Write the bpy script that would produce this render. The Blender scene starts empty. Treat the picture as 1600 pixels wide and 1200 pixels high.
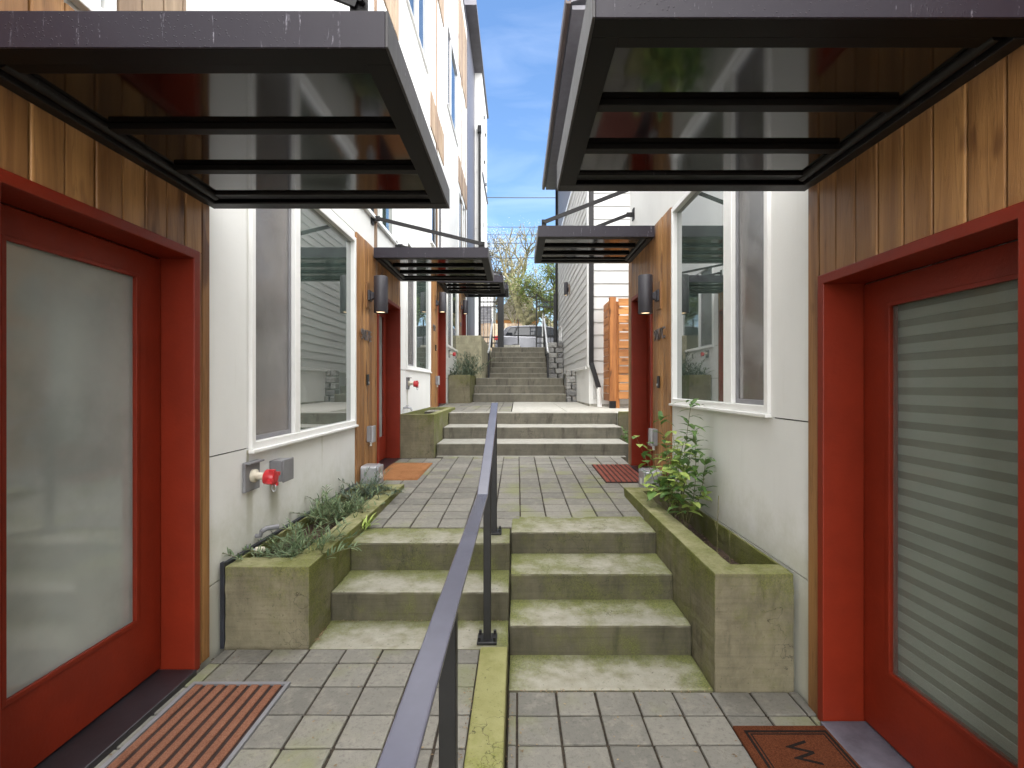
import bpy, bmesh, math, random
from mathutils import Vector, Matrix
random.seed(7)
R = math.radians
scene = bpy.context.scene
COL = scene.collection

# ---------------------------------------------------------------- camera
F = 780.0; VX, VY = 808.0, 603.0; CZ = 1.57
cd = bpy.data.cameras.new("camera"); cam = bpy.data.objects.new("camera", cd); COL.objects.link(cam)
cam.location = (0, 0, CZ); cam.rotation_euler = (R(90), 0, 0)
cd.sensor_width = 36; cd.lens = 36*F/1600; cd.shift_x = -8/1600; cd.shift_y = 3/1600
cd.clip_start = 0.05; cd.clip_end = 2000
scene.camera = cam

# ---------------------------------------------------------------- world
SUN_EL, SUN_ROT = R(66), R(200)
w = bpy.data.worlds.new("World"); scene.world = w; w.use_nodes = True
nt = w.node_tree; nt.nodes.clear()
def wn(t, **k):
    n = nt.nodes.new(t)
    for a, b in k.items(): setattr(n, a, b)
    return n
out = wn('ShaderNodeOutputWorld'); bg = wn('ShaderNodeBackground'); bg.inputs[1].default_value = 0.15
sky = wn('ShaderNodeTexSky', sky_type='NISHITA', sun_disc=False, sun_elevation=SUN_EL, sun_rotation=SUN_ROT,
         altitude=50, air_density=1.0, dust_density=0.4, ozone_density=2.0)
tc = wn('ShaderNodeTexCoord'); sep = wn('ShaderNodeSeparateXYZ'); nt.links.new(tc.outputs['Generated'], sep.inputs[0])
mp = wn('ShaderNodeMapping'); mp.inputs['Scale'].default_value = (1, 1, 2.2)
nt.links.new(tc.outputs['Generated'], mp.inputs[0])
ns = wn('ShaderNodeTexNoise'); ns.inputs['Scale'].default_value = 2.6; ns.inputs['Detail'].default_value = 7; ns.inputs['Roughness'].default_value = .6
nt.links.new(mp.outputs[0], ns.inputs[0])
def wm(op, a, b, clamp=False):
    n = wn('ShaderNodeMath', operation=op, use_clamp=clamp)
    for i, v in enumerate((a, b)):
        if isinstance(v, (int, float)): n.inputs[i].default_value = v
        else: nt.links.new(v, n.inputs[i])
    return n.outputs[0]
# clouds added overhead and behind for fill light, clear blue ahead with thin wisps
t1 = wm('MULTIPLY', sep.outputs[1], -0.62)
t2 = wm('MULTIPLY', sep.outputs[2], 0.80)
t3 = wm('ADD', wm('ADD', t1, t2), wm('MULTIPLY', ns.outputs[0], 0.9))
mask0 = wm('MULTIPLY', wm('SUBTRACT', t3, 0.47), 3.0, True)
ns2 = wn('ShaderNodeTexNoise'); ns2.inputs['Scale'].default_value = 5.5; ns2.inputs['Detail'].default_value = 8; ns2.inputs['Distortion'].default_value = .6
mp2 = wn('ShaderNodeMapping'); mp2.inputs['Scale'].default_value = (1, 1, 3.5); nt.links.new(tc.outputs['Generated'], mp2.inputs[0]); nt.links.new(mp2.outputs[0], ns2.inputs[0])
mask = wm('MAXIMUM', mask0, wm('MULTIPLY', wm('MULTIPLY', wm('SUBTRACT', ns2.outputs[0], 0.44), 3.0, True), 0.035))
mx = wn('ShaderNodeMix', data_type='RGBA'); nt.links.new(mask, mx.inputs[0])
hs = wn('ShaderNodeHueSaturation'); hs.inputs['Saturation'].default_value = 1.12; hs.inputs['Value'].default_value = 0.88
nt.links.new(sky.outputs[0], hs.inputs['Color'])
nt.links.new(hs.outputs[0], mx.inputs[6]); mx.inputs[7].default_value = (19.5, 19.4, 19.2, 1)
nt.links.new(mx.outputs[2], bg.inputs[0]); nt.links.new(bg.outputs[0], out.inputs[0])

# ---------------------------------------------------------------- sun
sd = bpy.data.lights.new("sun", 'SUN'); sd.energy = 0.7; sd.angle = R(28); sd.color = (1, .95, .88)
so = bpy.data.objects.new("sun", sd); COL.objects.link(so)
dv = Vector((math.sin(SUN_ROT)*math.cos(SUN_EL), math.cos(SUN_ROT)*math.cos(SUN_EL), math.sin(SUN_EL)))
so.rotation_euler = dv.to_track_quat('Z', 'Y').to_euler()

scene.view_settings.view_transform = 'Standard'; scene.view_settings.look = 'None'
scene.view_settings.exposure = 1.18; scene.view_settings.gamma = 1
scene.render.engine = 'CYCLES'
scene.cycles.max_bounces = 10; scene.cycles.diffuse_bounces = 6; scene.cycles.glossy_bounces = 5
scene.cycles.caustics_reflective = False; scene.cycles.caustics_refractive = False

# ================================================================ helpers
ORG = {}
def px(x, y, d):
    return Vector(((x-VX)*d/F, d, CZ-(y-VY)*d/F))

class MB:
    def __init__(s): s.v = []; s.f = []; s.smooth = []
    def add(s, vs, fs, sm=False):
        o = len(s.v); s.v += [tuple(v) for v in vs]
        for f in fs: s.f.append(tuple(i+o for i in f)); s.smooth.append(sm)
    def box(s, x0, x1, y0, y1, z0, z1):
        if x0 > x1: x0, x1 = x1, x0
        if y0 > y1: y0, y1 = y1, y0
        if z0 > z1: z0, z1 = z1, z0
        s.add([(x0,y0,z0),(x1,y0,z0),(x1,y1,z0),(x0,y1,z0),(x0,y0,z1),(x1,y0,z1),(x1,y1,z1),(x0,y1,z1)],
              [(0,3,2,1),(4,5,6,7),(0,1,5,4),(1,2,6,5),(2,3,7,6),(3,0,4,7)])
    def bar(s, p, q, wx, wz, up=(0,0,1)):
        p = Vector(p); q = Vector(q); d = (q-p).normalized(); up = Vector(up)
        a = d.cross(up)
        if a.length < 1e-4: a = d.cross(Vector((1,0,0)))
        a.normalize(); b = a.cross(d).normalized()
        vs = []
        for c in (p, q):
            for i, j in ((-1,-1),(1,-1),(1,1),(-1,1)): vs.append(c + a*wx*.5*i + b*wz*.5*j)
        s.add(vs, [(0,1,2,3),(7,6,5,4),(0,4,5,1),(1,5,6,2),(2,6,7,3),(3,7,4,0)])
    def tube(s, pts, r, n=8, r2=None, cap=True):
        pts = [Vector(p) for p in pts]; m = len(pts); vs = []
        pa = None
        for i, p in enumerate(pts):
            d = (pts[min(i+1, m-1)]-pts[max(i-1, 0)])
            if d.length < 1e-9: d = Vector((0,0,1))
            d.normalize()
            if pa is None:
                a = d.cross(Vector((0,0,1)))
                if a.length < .1: a = d.cross(Vector((1,0,0)))
            else:
                a = pa - d*pa.dot(d)
            a.normalize(); pa = a; b = d.cross(a)
            rr = r if r2 is None else r+(r2-r)*i/(m-1)
            if isinstance(r, (list, tuple)): rr = r[i]
            for k in range(n):
                t = 2*math.pi*k/n; vs.append(p + (a*math.cos(t)+b*math.sin(t))*rr)
        fs = []
        for i in range(m-1):
            for k in range(n):
                k2 = (k+1) % n; fs.append((i*n+k, i*n+k2, (i+1)*n+k2, (i+1)*n+k))
        s.add(vs, fs, True)
        if cap:
            s.add(vs[:n], [tuple(range(n))[::-1]]); s.add(vs[-n:], [tuple(range(n))])
    def prism(s, poly, axis, a0, a1):
        # poly in the two other axes (order: xyz without axis)
        def mk(u, v, a):
            return {'x': (a,u,v), 'y': (u,a,v), 'z': (u,v,a)}[axis]
        n = len(poly)
        vs = [mk(u,v,a0) for u, v in poly]+[mk(u,v,a1) for u, v in poly]
        s.add(vs, [tuple(range(n))[::-1], tuple(range(n, 2*n))]+[(i, (i+1)%n, n+(i+1)%n, n+i) for i in range(n)])
    def sheet(s, X, back, y0, y1, z0, z1, holes, axis='x'):
        """wall skin: front face at X, thickness 'back' (signed), minus rectangular holes"""
        ys = sorted({y0, y1} | {min(max(h[i], y0), y1) for h in holes for i in (0, 1)})
        zs = sorted({z0, z1} | {min(max(h[i], z0), z1) for h in holes for i in (2, 3)})
        def solid(i, j):
            if i < 0 or j < 0 or i >= len(ys)-1 or j >= len(zs)-1: return False
            cy, cz = (ys[i]+ys[i+1])/2, (zs[j]+zs[j+1])/2
            return not any(h[0] < cy < h[1] and h[2] < cz < h[3] for h in holes)
        idx = {}; vs = []; fs = []
        def V(i, j, k):
            if (i,j,k) not in idx:
                idx[(i,j,k)] = len(vs); a = X+(back if k else 0)
                vs.append((a, ys[i], zs[j]) if axis == 'x' else (ys[i], a, zs[j]))
            return idx[(i,j,k)]
        for i in range(len(ys)-1):
            for j in range(len(zs)-1):
                if not solid(i, j): continue
                fs.append((V(i,j,0),V(i+1,j,0),V(i+1,j+1,0),V(i,j+1,0)))
                fs.append((V(i,j,1),V(i,j+1,1),V(i+1,j+1,1),V(i+1,j,1)))
                if not solid(i-1, j): fs.append((V(i,j,0),V(i,j+1,0),V(i,j+1,1),V(i,j,1)))
                if not solid(i+1, j): fs.append((V(i+1,j,0),V(i+1,j,1),V(i+1,j+1,1),V(i+1,j+1,0)))
                if not solid(i, j-1): fs.append((V(i,j,0),V(i,j,1),V(i+1,j,1),V(i+1,j,0)))
                if not solid(i, j+1): fs.append((V(i,j+1,0),V(i+1,j+1,0),V(i+1,j+1,1),V(i,j+1,1)))
        s.add(vs, fs)
    def build(s, name, mat, parent=None, bevel=0, seg=2, smooth=False, recalc=True):
        me = bpy.data.meshes.new(name)
        if parent is not None: o0 = ORG[parent.name]
        else:
            xs = [v[0] for v in s.v]; ys = [v[1] for v in s.v]; zs = [v[2] for v in s.v]
            o0 = Vector(((min(xs)+max(xs))/2, (min(ys)+max(ys))/2, min(zs)))
        me.from_pydata([(v[0]-o0[0], v[1]-o0[1], v[2]-o0[2]) for v in s.v], [], s.f)
        for p, q in zip(me.polygons, s.smooth): p.use_smooth = q or smooth
        if recalc:
            bm = bmesh.new(); bm.from_mesh(me); bmesh.ops.recalc_face_normals(bm, faces=bm.faces); bm.to_mesh(me); bm.free()
        me.materials.append(mat)
        o = bpy.data.objects.new(name, me); COL.objects.link(o)
        if parent is not None: o.parent = parent
        else: o.location = o0
        ORG[o.name] = Vector(o0)
        if bevel:
            m = o.modifiers.new('bevel', 'BEVEL'); m.width = bevel; m.segments = seg; m.limit_method = 'ANGLE'; m.angle_limit = R(40)
            m.harden_normals = False
        return o

WT = bpy.data.textures.new('wear', 'CLOUDS'); WT.noise_scale = .07; WT.noise_depth = 4
def wear(o, level=5, amt=.010, bev=True):
    m = o.modifiers.new('dense', 'SUBSURF'); m.subdivision_type = 'SIMPLE'; m.levels = level; m.render_levels = level
    d = o.modifiers.new('wear', 'DISPLACE'); d.texture = WT; d.texture_coords = 'GLOBAL'; d.strength = amt; d.mid_level = .5
    return o
def tag(o, label=None, cat=None, group=None, kind=None):
    if label: o['label'] = label
    if cat: o['category'] = cat
    if group: o['group'] = group
    if kind: o['kind'] = kind
    return o
def thing(name, label, cat, loc, group=None):
    o = bpy.data.objects.new(name, None); COL.objects.link(o); o.location = loc; o.empty_display_size = .1
    ORG[o.name] = Vector(loc)
    return tag(o, label, cat, group)

# ================================================================ materials
class MT:
    def __init__(s, name, rough=.6, spec=.5):
        s.m = bpy.data.materials.new(name); s.m.use_nodes = True; s.nt = s.m.node_tree
        s.b = s.nt.nodes['Principled BSDF']; s.b.inputs['Roughness'].default_value = rough
        s.b.inputs['Specular IOR Level'].default_value = spec
        s.tc = s.n('ShaderNodeTexCoord')
    def n(s, t, **k):
        n = s.nt.nodes.new(t)
        for a, b in k.items(): setattr(n, a, b)
        return n
    def l(s, a, b): s.nt.links.new(a, b)
    def put(s, sock, v):
        if isinstance(v, (int, float)): sock.default_value = v
        elif isinstance(v, (tuple, list)): sock.default_value = tuple(v)+((1,) if len(v) == 3 and len(sock.default_value) == 4 else ())
        else: s.l(v, sock)
    def math(s, op, a, b=0., clamp=False):
        n = s.n('ShaderNodeMath', operation=op, use_clamp=clamp); s.put(n.inputs[0], a); s.put(n.inputs[1], b); return n.outputs[0]
    def vec(s, scale=(1,1,1), src='Object', island=False, rot=(0,0,0)):
        mpn = s.n('ShaderNodeMapping'); mpn.inputs['Scale'].default_value = scale; mpn.inputs['Rotation'].default_value = rot
        s.l(s.tc.outputs[src], mpn.inputs[0]); o = mpn.outputs[0]
        if island:
            g = s.n('ShaderNodeNewGeometry'); va = s.n('ShaderNodeVectorMath', operation='ADD')
            m = s.math('MULTIPLY', g.outputs['Random Per Island'], 53.)
            s.l(o, va.inputs[0]); s.l(m, va.inputs[1]); o = va.outputs[0]
        return o
    def noise(s, scale, detail=4, rough=.6, vec=None, dist=0.):
        n = s.n('ShaderNodeTexNoise'); n.inputs['Scale'].default_value = scale; n.inputs['Detail'].default_value = detail
        n.inputs['Roughness'].default_value = rough; n.inputs['Distortion'].default_value = dist
        s.l(vec if vec is not None else s.tc.outputs['Object'], n.inputs[0]); return n.outputs[0]
    def step(s, v, a, b):
        n = s.n('ShaderNodeMapRange', interpolation_type='SMOOTHSTEP'); s.put(n.inputs[0], v)
        n.inputs[1].default_value = a; n.inputs[2].default_value = b; return n.outputs[0]
    def mix(s, f, a, b):
        n = s.n('ShaderNodeMix', data_type='RGBA'); s.put(n.inputs[0], f); s.put(n.inputs[6], a); s.put(n.inputs[7], b); return n.outputs[2]
    def island(s): return s.n('ShaderNodeNewGeometry').outputs['Random Per Island']
    def up(s):
        g = s.n('ShaderNodeNewGeometry'); sp = s.n('ShaderNodeSeparateXYZ'); s.l(g.outputs['Normal'], sp.inputs[0]); return sp.outputs[2]
    def bump(s, h, dist=.01, strength=.5):
        n = s.n('ShaderNodeBump'); n.inputs['Distance'].default_value = dist; n.inputs['Strength'].default_value = strength
        s.put(n.inputs['Height'], h); s.l(n.outputs[0], s.b.inputs['Normal'])
    def col(s, v): s.put(s.b.inputs['Base Color'], v)
    def rough(s, v): s.put(s.b.inputs['Roughness'], v)

def m_plain(name, c, rough=.5, var=.12, scale=6, bump=0, metal=0, spec=.5):
    t = MT(name, rough, spec); n = t.noise(scale, 5)
    d = tuple(x*(1-var) for x in c); e = tuple(min(1, x*(1+var)) for x in c)
    t.col(t.mix(t.step(n, .3, .7), d, e)); t.b.inputs['Metallic'].default_value = metal
    if bump: t.bump(t.noise(60, 3), .004, bump)
    return t.m

t_amt = 1.0
def m_white(name, c=(.80, .80, .785)):
    t = MT(name, .55, .35)
    streak = t.noise(2.2, 6, .6, t.vec((6, 6, .6)))
    blot = t.noise(1.2, 5); fine = t.noise(90, 2)
    a = t.mix(t.step(blot, .35, .75), c, tuple(x*.93 for x in c))
    a = t.mix(t.math('MULTIPLY', t.step(streak, .55, .85), .16), a, (.46, .45, .38))
    a = t.mix(t.math('MULTIPLY', t.step(fine, .66, .72), .12), a, (.5, .5, .46))
    g = t.n('ShaderNodeNewGeometry'); sp = t.n('ShaderNodeSeparateXYZ'); t.l(g.outputs['Position'], sp.inputs[0])
    low = t.math('MULTIPLY', t.step(t.math('SUBTRACT', t.math('MULTIPLY', t.noise(5, 6, .7), .75), sp.outputs[2]), -.62, -.05), .5)
    a = t.mix(low, a, (.36, .36, .22))
    lft = t.step(sp.outputs[0], 0., -1.)
    for (y0_, hw_, zt_, ln_, am_) in ((3.37, .085, .935, .45, .55), (3.06, .05, .93, .40, .5), (3.035, .02, 1.18, .30, .8), (3.04, .03, 3.2, 2.1, .25), (7.45, .06, 1.5, .5, .5), (3.02, .035, .56, .2, .8), (4.2, .02, 1.17, .4, .3)):
        wv = t.math('MULTIPLY', t.math('SUBTRACT', t.noise(9, 3), .5), .04)
        dy = t.math('ABSOLUTE', t.math('ADD', t.math('SUBTRACT', sp.outputs[1], y0_), wv))
        f1 = t.step(dy, hw_, hw_*.3); dz = t.math('SUBTRACT', zt_, sp.outputs[2]); f2 = t.math('MULTIPLY', t.step(dz, ln_, 0.), t.step(dz, -.004, .004))
        a = t.mix(t.math('MULTIPLY', t.math('MULTIPLY', t.math('MULTIPLY', f1, f2), lft), am_*t_amt), a, (.30, .29, .17))
    t.col(a); t.bump(t.math('ADD', fine, t.math('MULTIPLY', blot, 3.)), .002, .3); return t.m

def m_cedar(name, dark=(.215, .106, .040), light=(.44, .245, .100), rough=.5, axis='z'):
    t = MT(name, rough, .4)
    sc = {'z': (1, 1, .07), 'y': (1, .07, 1), 'x': (.07, 1, 1)}[axis]
    v = t.vec(sc, island=True)
    grain = t.noise(46, 6, .65, v, 1.4); broad = t.noise(7, 4, .6, v, .8)
    knots = t.noise(7, 2, .5, t.vec(tuple(.35 if q < .1 else 1 for q in sc), island=True))
    isl = t.island()
    b = t.mix(t.step(broad, .3, .72), dark, light)
    b = t.mix(t.math('MULTIPLY', t.step(grain, .50, .70), .40), b, tuple(x*.42 for x in dark))
    b = t.mix(t.math('MULTIPLY', t.step(knots, .62, .72), .75), b, (.07, .022, .008))
    tint = t.mix(isl, (.66, .56, .50), (1.18, 1.12, 1.0))
    mm = t.n('ShaderNodeMix', data_type='RGBA', blend_type='MULTIPLY'); mm.inputs[0].default_value = 1
    t.l(b, mm.inputs[6]); t.l(tint, mm.inputs[7]); t.col(mm.outputs[2])
    t.rough(t.math('ADD', t.math('MULTIPLY', grain, .35), rough-.22)); t.bump(grain, .004, .45); return t.m

def m_concrete(name, c1=(.40, .38, .33), c2=(.26, .24, .20), moss=.0, side=(.16, .14, .105), sidem=.65, gen=0., mosscol=(.19, .21, .03), top=0.):
    t = MT(name, .8, .3)
    big = t.noise(2.1, 5, .6); mid = t.noise(9, 6, .65); fine = t.noise(120, 3, .7); str_ = t.noise(2.6, 7, .68, t.vec((1.6, 1.6, .9))); form = t.noise(3, 3, .5, t.vec((.6, .6, 22))); drip = t.noise(3, 5, .6, t.vec((4, 4, .45)))
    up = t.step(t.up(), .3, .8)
    a = t.mix(t.step(mid, .3, .75), c1, c2)
    a = t.mix(t.math('MULTIPLY', t.step(fine, .6, .75), .35), a, tuple(x*.5 for x in c2))
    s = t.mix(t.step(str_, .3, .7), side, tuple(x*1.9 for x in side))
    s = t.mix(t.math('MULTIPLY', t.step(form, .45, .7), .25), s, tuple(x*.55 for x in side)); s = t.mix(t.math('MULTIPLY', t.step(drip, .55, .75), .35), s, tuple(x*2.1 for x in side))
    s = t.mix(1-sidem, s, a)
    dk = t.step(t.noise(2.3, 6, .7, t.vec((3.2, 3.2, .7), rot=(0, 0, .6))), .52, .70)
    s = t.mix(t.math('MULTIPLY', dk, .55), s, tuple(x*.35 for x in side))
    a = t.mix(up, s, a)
    pores = t.step(t.noise(55, 3, .6), .63, .70); a = t.mix(t.math('MULTIPLY', pores, .6), a, tuple(x*.35 for x in c2))
    vo = t.n('ShaderNodeTexVoronoi', feature='DISTANCE_TO_EDGE'); vo.inputs['Scale'].default_value = 1.3
    wv = t.n('ShaderNodeVectorMath', operation='ADD'); nn_ = t.n('ShaderNodeTexNoise'); nn_.inputs['Scale'].default_value = 5; nn_.inputs['Detail'].default_value = 5
    t.l(t.tc.outputs['Object'], nn_.inputs[0]); t.l(t.tc.outputs['Object'], wv.inputs[0]); t.l(nn_.outputs[1], wv.inputs[1]); t.l(wv.outputs[0], vo.inputs[0])
    crack = t.math('MULTIPLY', t.step(vo.outputs['Distance'], .007, .001), t.step(t.noise(1.1, 2), .52, .6)); a = t.mix(t.math('MULTIPLY', crack, .7), a, (.03, .027, .02))
    k = t.math('ADD', t.math('MULTIPLY', big, .65), t.math('MULTIPLY', mid, .35))
    k = t.math('ADD', k, t.math('MULTIPLY', t.math('SUBTRACT', t.noise(38, 5, .75), .5), .22))
    if top:
        sp = t.n('ShaderNodeSeparateXYZ'); t.l(t.tc.outputs['Generated'], sp.inputs[0])
        k = t.math('ADD', k, t.math('MULTIPLY', t.math('POWER', sp.outputs[2], 5.), top))
        g2 = t.n('ShaderNodeNewGeometry'); s2 = t.n('ShaderNodeSeparateXYZ'); t.l(g2.outputs['Normal'], s2.inputs[0])
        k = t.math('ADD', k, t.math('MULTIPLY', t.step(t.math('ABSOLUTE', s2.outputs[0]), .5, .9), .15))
    if gen:
        sp = t.n('ShaderNodeSeparateXYZ'); t.l(t.tc.outputs['Generated'], sp.inputs[0])
        yy = t.math('POWER', sp.outputs[1], 2.)
        xe = t.math('POWER', t.math('ABSOLUTE', t.math('SUBTRACT', t.math('MULTIPLY', sp.outputs[0], 2.), 1.)), 4.)
        k = t.math('ADD', k, t.math('MULTIPLY', t.math('MULTIPLY', t.math('ADD', yy, xe), gen), up))
    mk = t.math('MULTIPLY', t.step(k, .58-moss, .92-moss), .85)
    tex = t.mix(t.step(fine, .35, .65), tuple(x*.55 for x in mosscol), tuple(x*1.25 for x in mosscol))
    a = t.mix(mk, a, tex)
    t.col(a); t.bump(t.math('ADD', t.math('MULTIPLY', mid, 1.), t.math('MULTIPLY', fine, .5)), .008, .5)
    return t.m

def m_paver(name, green=.2):
    t = MT(name, .75, .35)
    isl = t.island(); mid = t.noise(14, 6, .7); fine = t.noise(150, 3, .7); big = t.noise(1.7, 4)
    a = t.mix(isl, (.150, .144, .128), (.235, .224, .195))
    a = t.mix(t.math('MULTIPLY', t.step(mid, .45, .72), .65), a, (.27, .255, .215))
    a = t.mix(t.math('MULTIPLY', t.step(t.noise(42, 5, .75), .5, .68), .5), a, (.09, .085, .075))
    a = t.mix(t.math('MULTIPLY', t.step(fine, .58, .7), .55), a, (.11, .105, .095))
    k = t.math('ADD', big, t.math('MULTIPLY', isl, .16))
    a = t.mix(t.math('MULTIPLY', t.step(k, .72-green, .92-green), .6), a, (.185, .20, .07))
    t.col(a); t.bump(t.math('ADD', mid, fine), .004, .55); return t.m

def m_dark_metal(name, c=(.022, .019, .024), rough=.28, stains=.6, streak_axis=True):
    t = MT(name, rough, .35)
    v = t.vec((14, 14, 1.3)); st = t.noise(3, 5, .7, v); sp = t.noise(85, 3, .6)
    drops = t.n('ShaderNodeTexVoronoi'); drops.inputs['Scale'].default_value = 90; t.l(t.tc.outputs['Object'], drops.inputs[0])
    dm = t.step(drops.outputs['Distance'], .24, .10)
    patch = t.step(t.noise(3.5, 3), .42, .62)
    a = t.mix(t.math('MULTIPLY', t.math('MULTIPLY', t.step(st, .60, .74), t.step(sp, .4, .6)), stains), c, (.36, .34, .40))
    t.col(a); t.rough(t.math('ADD', t.math('MULTIPLY', st, .25), rough-.1))
    t.bump(t.math('ADD', t.math('MULTIPLY', dm, patch), t.math('MULTIPLY', sp, .08)), .003, .6); return t.m

def m_glass(name, base=(.035, .050, .044), ior=4.6, rough=.015, wav=.02):
    t = MT(name, rough, .5); t.b.inputs['IOR'].default_value = ior
    n = t.noise(.8, 2); t.col(t.mix(t.step(t.noise(1.6, 3), .3, .7), base, tuple(x*2.2 for x in base)))
    t.bump(n, .02, wav); return t.m

def m_leaf(name, a, b, trans=.25):
    t = MT(name, .5, .4); isl = t.island()
    c = t.mix(isl, a, b); t.col(t.mix(t.math('MULTIPLY', t.step(t.noise(40, 3), .4, .7), .3), c, tuple(x*1.4 for x in b)))
    d = t.n('ShaderNodeBsdfTranslucent'); t.l(c, d.inputs[0]); ms = t.n('ShaderNodeMixShader'); ms.inputs[0].default_value = trans
    o = t.nt.nodes['Material Output']; t.l(t.b.outputs[0], ms.inputs[1]); t.l(d.outputs[0], ms.inputs[2]); t.l(ms.outputs[0], o.inputs[0])
    return t.m

W_PANEL = m_white('fibre_cement')
W_BASE = m_plain('wall_membrane', (.10, .095, .08), .9)
VINYL = m_plain('white_vinyl', (.82, .82, .81), .35, .04, 3)
CEDAR = m_cedar('cedar'); CEDAR_OLD = m_cedar('faded_cedar', (.27, .205, .15), (.42, .33, .25), .7)
CEDAR_FENCE = m_cedar('fence_cedar', (.30, .115, .035), (.60, .27, .09), .6, 'y')
CEDAR_POST = m_cedar('post_cedar', (.30, .115, .035), (.60, .27, .09), .6, 'z')
RED = m_plain('red_paint', (.190, .0185, .0062), .46, .10, 4, .25, 0, .3)
BLACKM = m_dark_metal('bronze_steel', (.008, .007, .008), .48, .3)
FASCIA = m_dark_metal('fascia_steel', (.014, .010, .019), .45, 1.0)
SOFFIT = m_plain('soffit_gloss', (.006, .005, .005), .075, .3, 2, 0, 0, .8); SOFFIT.node_tree.nodes['Principled BSDF'].inputs['IOR'].default_value = 1.52
BARM = m_plain('bar_black', (.0035, .003, .003), .55, .2, 4, 0, 0, .2)
RAILM = m_plain('rail_sky_sheen', (.085, .085, .115), .25, .12, 3, .03, 0, .7)  # dark rail, with the sky's reflection put into its bluish base colour
POSTM = m_plain('post_black', (.010, .010, .011), .45, .2, 8)
GLASS = m_glass('window_glass')
GLASS_UP = m_glass('upper_glass', (.03, .04, .05), 2.6)
FROST = m_plain('frosted_glass', (.30, .325, .31), .06, .16, 1.6, 0, 0, .8); FROST.node_tree.nodes['Principled BSDF'].inputs['IOR'].default_value = 1.75
ALU = m_plain('galvanised', (.42, .43, .46), .38, .15, 10, .1, .5)
GREYBOX = m_plain('grey_plastic', (.20, .20, .215), .4, .1, 8)
LAMPM = m_plain('lamp_grey', (.034, .032, .040), .5, .12, 5, .15)
SOIL = m_plain('soil', (.055, .035, .022), .95, .5, 25, .9)
SAND = m_plain('joint_sand', (.030, .022, .014), .95, .5, 40, .8)
GRILLDK = m_plain('threshold_dark', (.022, .020, .024), .3, .3, 6, .1)
RUBBER = m_plain('black_membrane', (.02, .022, .03), .5, .3, 9, .3)

def m_screen():
    t = MT('insect_screen', .5, .5)
    t.col(t.mix(t.step(t.noise(1.2, 3), .3, .7), (.085, .078, .075), (.17, .16, .155)))
    wv = t.n('ShaderNodeTexWave'); wv.inputs['Scale'].default_value = 120; wv.bands_direction = 'Z'; t.l(t.tc.outputs['Object'], wv.inputs[0])
    t.bump(wv.outputs[0], .0015, .3); t.rough(.10); t.b.inputs['IOR'].default_value = 2.5; return t.m
SCREEN = m_screen()

def m_siding():
    t = MT('lap_siding', .6, .3); isl = t.island()
    a = t.mix(isl, (.53, .53, .52), (.60, .60, .59))
    a = t.mix(t.math('MULTIPLY', t.step(t.noise(5, 5), .5, .8), .15), a, (.55, .55, .5)); t.col(a)
    t.bump(t.noise(50, 4, .7, t.vec((1, .1, 1))), .002, .3); return t.m
SIDING = m_siding()
DARKSIDE = m_plain('dark_metal_siding', (.11, .105, .125), .45, .12, 5)

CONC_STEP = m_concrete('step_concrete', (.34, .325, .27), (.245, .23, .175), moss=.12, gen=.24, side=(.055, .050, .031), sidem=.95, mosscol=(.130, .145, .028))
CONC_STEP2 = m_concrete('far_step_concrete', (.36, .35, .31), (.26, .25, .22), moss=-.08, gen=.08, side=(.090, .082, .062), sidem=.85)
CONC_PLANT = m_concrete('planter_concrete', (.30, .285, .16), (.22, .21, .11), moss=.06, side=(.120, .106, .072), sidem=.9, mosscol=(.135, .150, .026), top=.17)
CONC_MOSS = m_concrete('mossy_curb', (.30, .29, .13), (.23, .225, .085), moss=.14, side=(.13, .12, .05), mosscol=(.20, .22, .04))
CONC_PLAIN = m_concrete('plain_concrete', (.44, .43, .39), (.34, .33, .29), moss=-.15, side=(.34, .33, .29), sidem=.7)
CONC_WALL = m_concrete('stained_wall', (.34, .32, .24), (.26, .24, .16), moss=.02, side=(.27, .25, .17), sidem=.7, mosscol=(.22, .23, .05))
PAVER_LOW = m_paver('paver_low', .12); PAVER_UP = m_paver('paver_up', .13)

# ================================================================ ground and paving
def struct(o, kind='structure'): o['kind'] = kind; return o
g = MB()
prof = [(-60, -.1), (2.4, -.1), (3.6, 0.0), (7, .3), (8.6, .55), (12.3, .85), (13.6, 1.3), (15.7, 1.6), (17.05, 2.55), (600, 2.55)]
for (a, za), (b, zb) in zip(prof, prof[1:]):
    g.add([(-500, a, za), (500, a, za), (500, b, zb), (-500, b, zb)], [(0, 1, 2, 3)])
struct(g.build('ground', m_plain('earth', (.07, .055, .035), .95, .4, 3, .8)))

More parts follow.
